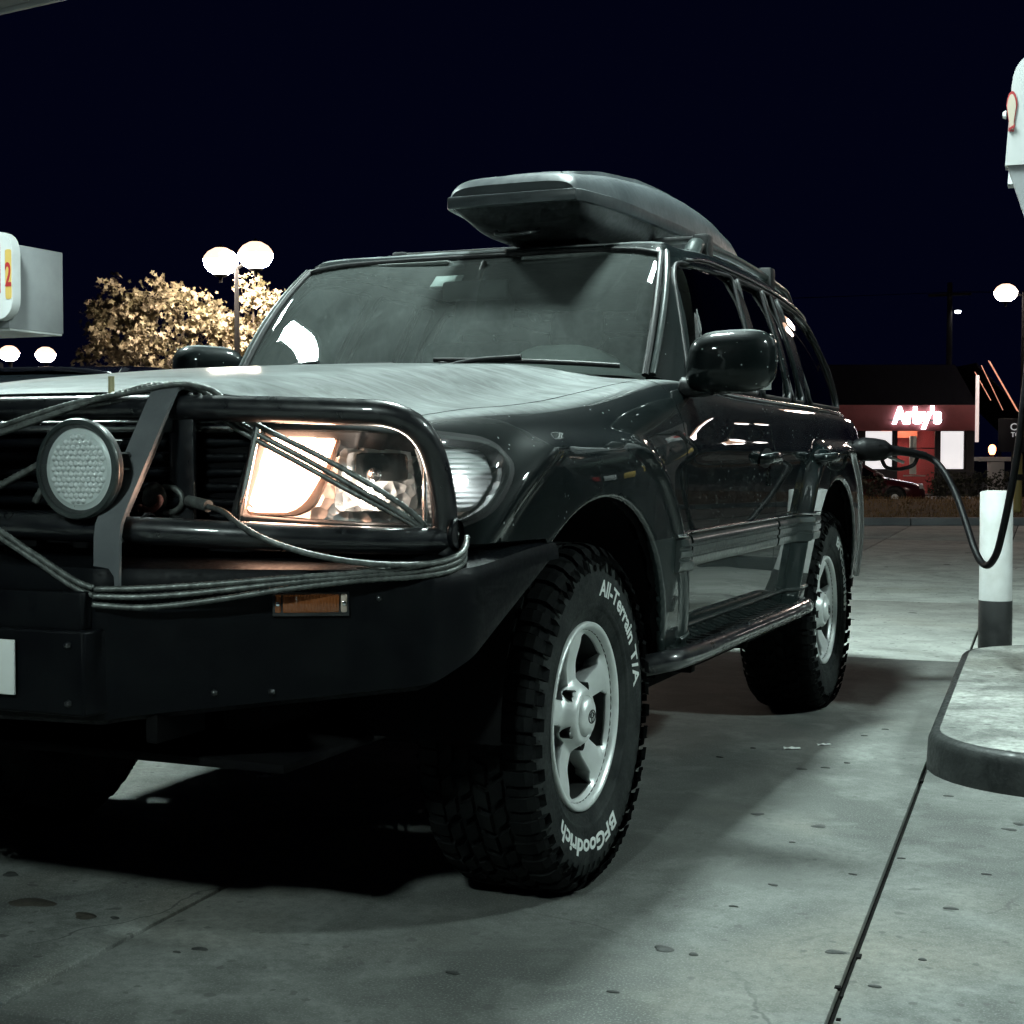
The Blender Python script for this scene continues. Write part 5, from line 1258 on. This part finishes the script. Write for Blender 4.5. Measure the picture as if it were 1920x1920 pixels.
DARKGL2 = mat('car_glass', (.004, .005, .006), .05, 0, 0, spec=.6); LENSM = mat('lamp_cover', (.55, .57, .57), .15, .3, 1)
PBLK = mat('black_car_paint', (.004, .004, .006), .2, 0, 1.0, .03); PDR = mat('red_car_paint', (.05, .004, .005), .3, 0, 1.0, .05)
parked_car('parked_car', (-3.25, 3.0, 0), R(3.9), PBLK, 'black car in the next lane, its roof showing above the hood', tall=1.085)
# ================================================================== verge, kerb and the restaurant across the lot
VA = R(23.4); cV, sV = math.cos(VA), math.sin(VA)
def vw(a, b, z=0.0): return (2.2+a*cV-b*sV, -3.44+a*sV+b*cV, z)   # site axes: along the far street / away from it
kerb = empty('kerb', vw(0, 22.7)); tag(kerb, 'pale concrete kerb along the far edge of the lot', 'kerb')
KC = noisy(mat('kerb_concrete', (.30, .31, .32), .8), (.24, .25, .26), (.36, .37, .38), 2, .7, .9, .2, .003)
for k in range(18):
    V, F = box_vf(-24+3*k+.008, -21+3*k-.008, 22.6, 22.78, -.04, .115, .015); V = np.array([vw(*p) for p in V])-np.array(vw(0, 22.7)); mk('kerb_stone', V, F, KC, kerb, True, 40)
na, nb = 60, 14; V = []
for i in range(na):
    for j in range(nb):
        a = -24+54*i/(na-1); b = 22.78+7.8*j/(nb-1); z = .09+.13*math.sin(math.pi*.5*min(1, j/(nb-4)))-(.3*max(0, (j-10)/3)**2 if j > 10 else 0)+random.uniform(-.006, .006); V.append(vw(a, b, z))
VERGE = noisy(mat('dry_verge_soil', (.10, .06, .03), .95), (.07, .045, .022), (.15, .09, .045), 3, .9, 1, .4, .02)
verge = mk('verge', V, grid_faces(na, nb), VERGE); tag(verge, kind='structure')
# mown dry grass on the verge
GRS = noisy(mat('dry_grass', (.22, .13, .055), .9), (.16, .10, .045), (.32, .19, .08), 2.5, .8, 1, 0)
V = []; F = []
for k in range(16000):
    a = random.uniform(-2, 14) if k % 8 else random.uniform(-22, 29); b = 22.8+7.0*random.random()**1.3; t = min(1, (b-22.78)/7.8*13/9); z = .085+.13*math.sin(math.pi*.5*t)
    h = random.uniform(.03, .075); w_ = .006+.004*random.random(); dx, dy = random.gauss(0, .02), random.gauss(0, .02); n = len(V); th = random.random()*3.14
    V += [vw(a-w_*math.cos(th), b-w_*math.sin(th), z), vw(a+w_*math.cos(th), b+w_*math.sin(th), z), vw(a+dx, b+dy, z+h)]; F.append((n, n+1, n+2))
tag(mk('grass', V, F, GRS, None, False), 'short dry brown grass on the verge beyond the lot', 'grass', kind='stuff')
# ---- restaurant: local x along the facade, y away, z up; ground there lies half a metre lower
BO = vw(15.36, 58, -.53)
rs = empty('restaurant', BO, VA); tag(rs, 'low restaurant with glowing white sign on a red fascia across the lot', 'building')
DW = noisy(mat('dark_wall', (.02, .018, .02), .7), (.015, .014, .016), (.03, .028, .03), 2, .6, .8, .1, .004); REDF = noisy(mat('red_fascia', (.16, .04, .042), .6), (.14, .035, .037), (.19, .046, .05), 2, .5, .7, 0)
ROOFD = noisy(mat('dark_roof', (.002, .002, .004), .9, spec=.1), (.0015, .0015, .003), (.003, .003, .005), 3, .8, .95, .2, .01)
Z0 = .53
def rbx(nm, x0, x1, y0, y1, z0, z1, m_, bev=0, par=rs): return box(nm, x0, x1, y0, y1, z0+Z0, z1+Z0, m_, par, bev)
rbx('wall', -9, -1.80, 0, .3, -.53, 2.0, DW); rbx('wall', -.62, -.56, 0, .3, -.53, 2.0, DW); rbx('wall', 1.03, 1.10, 0, .3, -.53, 2.0, DW); rbx('wall', 2.15, 2.45, 0, .3, -.53, 2.0, DW)
rbx('wall', -1.80, -.62, 0, .3, -.53, .48, DW); rbx('wall', 1.10, 2.15, 0, .3, -.53, .48, DW); rbx('wall', 2.15, 2.45, .3, 9, -.53, 2.0, DW); rbx('wall', -9, 2.45, 8.8, 9, -.53, 2.0, DW); rbx('wall', -9, -8.8, .3, 8.8, -.53, 2.0, DW)
rbx('ceiling', -9, 2.4, .3, 8.8, 2.28, 2.34, REDF); rbx('floor', -9, 2.4, .3, 8.8, -.53, -.50, DW)
rbx('fascia', -9.2, 2.50, -.35, -.1, 1.98, 2.97, REDF, .02)
rbx('fascia', 2.42, 2.50, -.1, 9, 1.98, 2.97, REDF); rbx('fascia_soffit', -9.2, 2.42, -.1, .3, 2.0, 2.06, DW)
V = [(-9.2, -.30, 2.98+Z0), (2.45, -.30, 2.98+Z0), (2.45, 9.1, 2.98+Z0), (-9.2, 9.1, 2.98+Z0), (-8.0, 1.6, 4.62+Z0), (2.15, 1.6, 4.62+Z0), (2.15, 7.4, 4.62+Z0), (-8.0, 7.4, 4.62+Z0)]
mk('mansard_roof', V, [(0, 1, 5, 4), (1, 2, 6, 5), (2, 3, 7, 6), (3, 0, 4, 7), (4, 5, 6, 7), (0, 3, 2, 1)], ROOFD, rs, False)
BLIND = mat('lit_blind', (.6, .58, .56), .7, emit=(.62, .60, .60), es=1.3)
for x0, x1 in ((-1.78, -.64), (1.12, 2.13)):
    w_ = empty('window', (0, 0, 0), parent=rs); rbx('blind', x0+.03, x1-.03, .16, .18, .52, 1.97, BLIND, 0, w_); rbx('blind', x0+.03, x1-.03, .10, .12, 1.99, 2.3, BLIND, 0, w_)
    rbx('frame', x0, x0+.05, .05, .14, .48, 2.3, DW, 0, w_); rbx('frame', x1-.05, x1, .05, .14, .48, 2.3, DW, 0, w_); rbx('sill', x0, x1, .0, .14, .47, .52, DW, 0, w_)
# entrance bay with a glimpse of the lit interior
RGLOW = mat('red_counter', (.45, .05, .05), .4); INW = mat('interior_white', (.7, .72, .66), .5)
ent = empty('entrance', (0, 0, 0), parent=rs)
rbx('back_wall', -1.2, 1.8, 3.0, 3.1, -.5, 2.3, RGLOW, 0, ent); rbx('menu_board', -.5, .95, 2.6, 2.7, 1.75, 2.1, mat('menu', (.5, .12, .06), .5, emit=(.9, .16, .08), es=.7), 0, ent)
rbx('counter', -.5, .55, 2.2, 2.8, -.5, .55, RGLOW, 0, ent); rbx('post', .22, .36, .9, 1.0, .3, 1.8, INW, 0, ent); rbx('post', .42, .52, 1.1, 1.2, .3, 1.8, INW, 0, ent)
LAMPW = mat('warm_ceiling_lamp', (1, 1, 1), .5, emit=(1, .86, .72), es=40)
rbx('ceiling_lamp', -.45, -.05, 1.0, 1.3, 2.18, 2.24, LAMPW, 0, ent); rbx('ceiling_lamp', .35, .75, 1.8, 2.1, 2.18, 2.24, LAMPW, 0, ent)
rbx('mullion', -.56, -.50, .02, .12, -.5, 2.0, DW, 0, ent); rbx('mullion', .95, 1.03, .02, .12, -.5, 2.0, DW, 0, ent); rbx('transom', -.5, .95, .02, .12, 1.30, 1.34, DW, 0, ent); rbx('door_pane', -.5, .95, .06, .07, -.5, 1.98, LENS, 0, ent)
rbx('table', .0, .75, .6, 1.1, .22, .27, INW, .01, ent)
# glowing channel letters
SGN = mat('lit_letters', (1, 1, 1), .5, emit=(.93, .92, 1.0), es=9.0)
V, F = text_vf("Arby's", .86, .05, 'CENTER', .042); V = np.stack([V[:, 0]*.82+.13, -.44-V[:, 2], V[:, 1]+2.40+Z0-.12], 1); so = mk('lit_letters', V, F, SGN, rs, False)
rbx('letter_rail', -.9, 1.15, -.40, -.352, 2.36, 2.40, DW)
# lit end panel and side awning with glowing orange strips
rbx('end_panel', 2.36, 2.50, -.40, -.352, 1.55, 4.1, mat('end_light_box', (.8, .76, .74), .5, emit=(1, .80, .76), es=.6), .02)
aw = empty('side_awning', (0, 0, 0), parent=rs)
V = [(2.5, 0, 4.6+Z0), (2.5, 5, 4.6+Z0), (5.2, 5, 1.9+Z0), (5.2, 0, 1.9+Z0), (2.5, 0, 4.5+Z0), (2.5, 5, 4.5+Z0), (5.2, 5, 1.8+Z0), (5.2, 0, 1.8+Z0)]
mk('awning_sheet', V, [(0, 3, 2, 1), (4, 5, 6, 7), (0, 4, 7, 3), (1, 2, 6, 5), (2, 3, 7, 6), (0, 1, 5, 4)], ROOFD, aw, False)
GLOWSTRIP = mat('glow_strip', (.8, .4, .3), .5, emit=(1, .42, .26), es=.55)
for a, b in (((2.42, 2.90, 4.25), (3.05, 2.90, 3.15)), ((2.67, 2.4, 4.5), (3.52, 2.4, 2.78)), ((2.94, 1.2, 4.68), (4.07, 1.2, 2.75)), ((2.99, 1.0, 4.65), (4.12, 1.0, 2.72))):
    tube('glow_strip', [(a[0], -.05, a[2]+Z0), (b[0], -.05, b[2]+Z0)], .016, GLOWSTRIP, aw, 8)
for x in (3.4, 5.0): box('awning_post', x-.05, x+.05, 4.8, 4.9, 0, 2.3+Z0, DW, aw)
# ---- patio things right of the restaurant
LOWZ = -.53
tb = empty('patio_table', vw(16.1, 50, LOWZ)); tb.rotation_euler = (0, 0, VA); tag(tb, 'white table on a pedestal lit orange beside the restaurant', 'table')
TW = mat('table_white', (.72, .70, .68), .5)
box('table_top', -.66, .70, -.3, .3, 1.38, 1.52, TW, tb, .01); box('pedestal', -.25, .20, -.2, .2, .0, 1.38, TW, tb, .02)
lp = empty('lantern', vw(15.95, 50, LOWZ+1.52)); tag(lp, 'small glowing orange lantern on the white patio table', 'lantern')
V, F = vlathe([(0, .42), (.08, .39), (.12, .31), (.12, .20), (.08, .10), (.06, .08)], 20); mk('globe', V, F, mat('orange_lamp', (1, .6, .3), .5, emit=(1, .36, .14), es=7), lp); V, F = vlathe([(.06, .10), (.06, .02), (.10, .015), (.10, 0)], 16); mk('foot', V, F, DW, lp)
sg_ = empty('panel_sign', vw(15.05, 45.2, -.5)); sg_.rotation_euler = (0, 0, VA); tag(sg_, 'dark panel sign with white capital letters at the right edge', 'sign')
box('panel', -.45, .45, -.04, .04, 1.65, 2.65, mat('sign_dark', (.02, .02, .026), .5), sg_, .01); box('sign_post', -.05, .05, -.03, .03, 0, 1.65, DW, sg_)
SWH = mat('sign_white', (.8, .8, .8), .5, emit=(.8, .82, .85), es=.35)
for t_, zz, s_ in (('COL', 2.30, .30), ('TOP', 2.10, .20)):
    V, F = text_vf(t_, s_, .004, 'LEFT', .004); V = np.stack([V[:, 0]-.12 if t_ == 'COL' else V[:, 0]-.09, -.046-V[:, 2], V[:, 1]+zz], 1); mk('lettering', V, F, SWH, sg_, False)
# hedge
def hedge(nm, a, b, L, W, H, zz, label, n=2600, m_=None):
    r_ = empty(nm, vw(a, b, zz)); tag(r_, label, 'hedge'); V = []; F = []
    for k in range(n):
        p = np.array([random.uniform(-L, L), random.uniform(-W, W), H*random.random()**.6*(1-.25*random.random())]); s_ = random.uniform(.03, .07); d1 = np.random.randn(3); d1 /= np.linalg.norm(d1); d2 = np.cross(d1, np.random.randn(3)); d2 /= np.linalg.norm(d2); i = len(V)
        for q in (p-d1*s_, p+d2*s_*.5, p+d1*s_, p-d2*s_*.5): V.append((q[0]*cV-q[1]*sV, q[0]*sV+q[1]*cV, max(.02, q[2])))
        F.append((i, i+1, i+2, i+3))
    mk('foliage', V, F, m_ or LEAFD, r_, False); tube('stems', [(0, 0, 0), (.02, 0, H*.6)], .03, BARK, r_, 8)
LEAFD = noisy(mat('hedge_leaf', (.03, .035, .02), .6), (.02, .026, .014), (.05, .05, .03), 5, .5, .7, 0); BARK = noisy(mat('bark', (.07, .055, .04), .9), (.05, .04, .03), (.10, .08, .06), 9, .8, 1, .4, .01)
hedge('hedge', 13.0, 41, 1.6, .5, 1.15, -.5, 'low dark hedge in front of the patio'); hedge('hedge', 9.4, 42, 1.0, .5, 1.0, -.5, 'dark shrub row below the restaurant windows', 1800)
parked_car('parked_car', vw(10.3, 46, -.53), VA+R(75), PDR, 'dark red car parked below the restaurant entrance')
yb = empty('yellow_post', vw(8.13, 24.2, .0)); tag(yb, 'yellow steel post at the right edge beyond the lot', 'post')
YP = mat('yellow_paint', (.55, .42, .14), .5); V, F = vlathe([(0, 1.10), (.06, 1.09), (.075, 1.05), (.075, 0)], 24); mk('tube', V, F, YP, yb, True, 40); V, F = vlathe([(.079, .75), (.079, .65)], 24); mk('band', V, F, DW, yb)
# ================================================================== street lamps
LAMPH = mat('lamp_glow', (1, 1, 1), .5, emit=(1.0, .84, .70), es=420)
def street_lamp(pos, H, heads, label, R0=.34, glow=LAMPH, group='street lamps'):
    r_ = empty('street_lamp', pos); tag(r_, label, 'street lamp', group)
    V, F = vlathe([(0, H), (.05, H), (.085, H*.3), (.09, .5), (.16, .45), (.16, 0)], 16); mk('pole', V, F, LPOLE, r_)
    for (dx, dy, dz) in heads:
        tube('arm', [(0, 0, H-.15), (dx*.6, dy*.6, H-.05+dz*.6), (dx, dy, H+dz-.02)], .035, LPOLE, r_, 8)
        V, F = vlathe([(0, -.85*R0), (R0*.35, -.80*R0), (R0*.72, -.58*R0), (R0*.93, -.26*R0), (R0, .02)], 28); mk('diffuser', V+np.array([dx, dy, H+dz]), [f[::-1] for f in F], glow, r_)
        V, F = vlathe([(0, .92*R0), (.03, .88*R0), (.05, .78*R0), (.10, .72*R0)], 14); mk('finial', V+np.array([dx, dy, H+dz]), F, LPOLE, r_); V, F = vlathe([(.17, -.78*R0), (.15, -.88*R0), (.05, -.95*R0), (.04, -1.25*R0)], 16); mk('collar', V+np.array([dx, dy, H+dz]), F, LPOLE, r_)
        V, F = vlathe([(0, .75*R0), (R0*.35, .71*R0), (R0*.72, .50*R0), (R0*.93, .24*R0), (R0*1.0, .02)], 28); mk('hood', V+np.array([dx, dy, H+dz]), F, glow if False else LAMPTOP, r_)
LPOLE = noisy(mat('lamp_pole', (.002, .002, .002), .9, spec=.05), (.0015, .0015, .0015), (.0025, .0025, .0025), 3, .8, .9, 0); LAMPTOP = mat('lamp_glass_top', (.9, .9, .9), .4, emit=(1.0, .62, .42), es=2.2)
street_lamp((-18.12, 27.0, 0), 5.62, ((-.34, -.15, .06), (.42, .18, .20)), 'twin-headed street lamp glowing above the tree at the left', .42)
LAMP4 = mat('lamp_glow_dim', (1, 1, 1), .5, emit=(1.0, .92, .88), es=14)
LAMP3 = mat('lamp_glow_pink', (1, 1, 1), .5, emit=(1.0, .82, .70), es=52)
LAMP2 = mat('lamp_glow_soft', (1, 1, 1), .5, emit=(1.0, .84, .74), es=60)
street_lamp(vw(18.62, 55, -.5), 7.5, ((-.62, 0, 0), (.62, 0, 0)), 'tall street lamp at the right edge beyond the restaurant', .42, LAMP2)
street_lamp((-39.9, 43.7, 0), 5.1, ((0, -.1, 0),), 'leftmost distant street lamp above the parked car roof', .40, LAMP2, 'distant lamps'); street_lamp((-38.6, 44.3, 0), 5.05, ((0, -.1, 0),), 'second distant street lamp from the left edge', .40, LAMP2, 'distant lamps')
street_lamp(vw(12.6, 30, 0), 7.0, ((-.62, 0, 0), (.62, 0, 0)), 'street lamp standing right of the frame beside the lot', .42, LAMP3)
for k, (a_, b_, w_) in enumerate(((30, 38, 'nearest'), (44, 62, 'middle'), (30, 80, 'farthest'))): street_lamp(vw(a_, b_, -.5), 7.5, ((-.62, 0, 0), (.62, 0, 0)), w_+' of the street lamps right of the frame', .45, LAMP4, 'lamps along the street')
# utility pole with a lamp and wires
up = empty('utility_pole', (-8.3, 79.2, -.53)); tag(up, 'wooden utility pole with a small lamp behind the restaurant', 'utility pole')
WOODP = noisy(mat('pole_wood', (.015, .013, .012), .9), (.011, .010, .009), (.02, .018, .015), 6, .8, 1, .2, .01)
V, F = vlathe([(0, 10.7), (.13, 10.7), (.19, 0)], 14); mk('post', V, F, WOODP, up); box('crossarm', -1.1, 1.1, -.06, .06, 10.0, 10.14, WOODP, up, .01)
box('lamp_arm', .0, .5, -.03, .03, 9.2, 9.26, LPOLE, up); V, F = vlathe([(0, 9.05), (.14, 9.08), (.17, 9.2), (0, 9.24)], 16); mk('lamp', V+np.array([.42, 0, 0]), F, mat('pole_lamp', (1, 1, 1), .5, emit=(.95, .95, 1), es=8), up)
for k, (z, dx) in enumerate(((10.2, -1.0), (10.2, 1.0))):
    P = [(-8.3+dx+(x), 79.2+x*.18*(1 if x < 0 else 1), z-.53+((x/34)**2-0)*1.1*(1 if x > 0 else .6)-abs(x)*.02) for x in np.linspace(-46, 34, 60)]
    w_ = tube('overhead_wire', P, .012, LPOLE, None, 6); tag(w_, ('upper' if k else 'lower')+' thin overhead wire strung from the utility pole', 'wire', 'overhead wires')
# ================================================================== trees lit by the lamp
def leaf_poly():
    P = []
    for k in range(10):
        a = math.pi/2+k*math.pi/5; r_ = 1.0 if k % 2 == 0 else .48; P.append((math.cos(a)*r_, math.sin(a)*r_))
    return np.array(P)
LP = leaf_poly()
TREE = noisy(mat('plane_leaf', (.16, .14, .085), .6), (.11, .10, .05), (.25, .20, .13), 2.5, .5, .7, 0)
def tree(pos, H, blobs, n, label, seed):
    rng = np.random.RandomState(seed); r_ = empty('tree', pos); tag(r_, label, 'tree', 'trees below the street lamp')
    P = catmull(np.array([(0, 0, 0), (.08, .05, H*.3), (-.05, .1, H*.6), (.05, 0, H*.85)]), 6); tube('trunk', P, np.linspace(.17, .05, len(P)), BARK, r_, 10)
    bt = []
    for (bx_, by_, bz, rx, rz_) in blobs:
        Q = catmull(np.array([(0, .05, H*.35), (bx_*.45, by_*.45, H*.35+(bz-H*.35)*.6), (bx_, by_, bz)]), 6); bt.append(tube_vf(Q, np.linspace(.07, .015, len(Q)), 7))
    mk('branches', *join_vf(bt), BARK, r_)
    V = []; F = []; tot = sum(b[3]*b[3]*b[4] for b in blobs)
    for (bx_, by_, bz, rx, rz_) in blobs:
        m_ = int(n*rx*rx*rz_/tot); ncl = max(4, m_//26); cl = []
        for _ in range(ncl):
            d = rng.randn(3); d /= np.linalg.norm(d); cl.append(np.array([bx_, by_, bz])+d*np.array([rx, rx, rz_])*rng.uniform(.3, 1.0)**.6)
        for k in range(m_):
            c = cl[rng.randint(ncl)]+rng.randn(3)*.13; s_ = rng.uniform(.05, .115); nrm = rng.randn(3)+np.array([0, 0, .7]); nrm /= np.linalg.norm(nrm)
            t = np.cross(nrm, rng.randn(3)); t /= np.linalg.norm(t); b = np.cross(nrm, t); i = len(V)
            bend = rng.uniform(.1, .5)
            for q in LP: V.append(c+(t*q[0]+b*q[1])*s_-nrm*s_*bend*(q[0]**2))
            F.append(tuple(range(i, i+10)))
    mk('crown', V, F, TREE, r_, False)
tree((-21.3, 27.9, 0), 5.0, [(-1.5, .3, 4.4, .65, .9), (-.7, -.2, 4.9, .75, .8), (.25, 0, 4.9, .8, .75), (1.0, .3, 4.45, .7, .6), (-.4, -.3, 3.9, 1.0, .6), (.6, 0, 3.55, .9, .5), (-1.2, 0, 3.5, .7, .5)], 3600, 'leafy tree lit pale gold at the left', 3)
tree((-18.6, 28.6, 0), 5.2, [(.0, -.2, 5.15, .45, .4), (-.55, 0, 4.2, .55, .55), (.05, -.1, 3.9, .6, .5), (.75, 0, 3.9, .42, .42), (-.1, 0, 3.3, .75, .45), (.5, 0, 3.25, .6, .4), (-1.25, 0, 4.55, .55, .5), (-1.2, .1, 3.6, .6, .5), (.35, .1, 4.6, .5, .35)], 3000, 'smaller leafy tree directly under the glowing street lamp', 5)
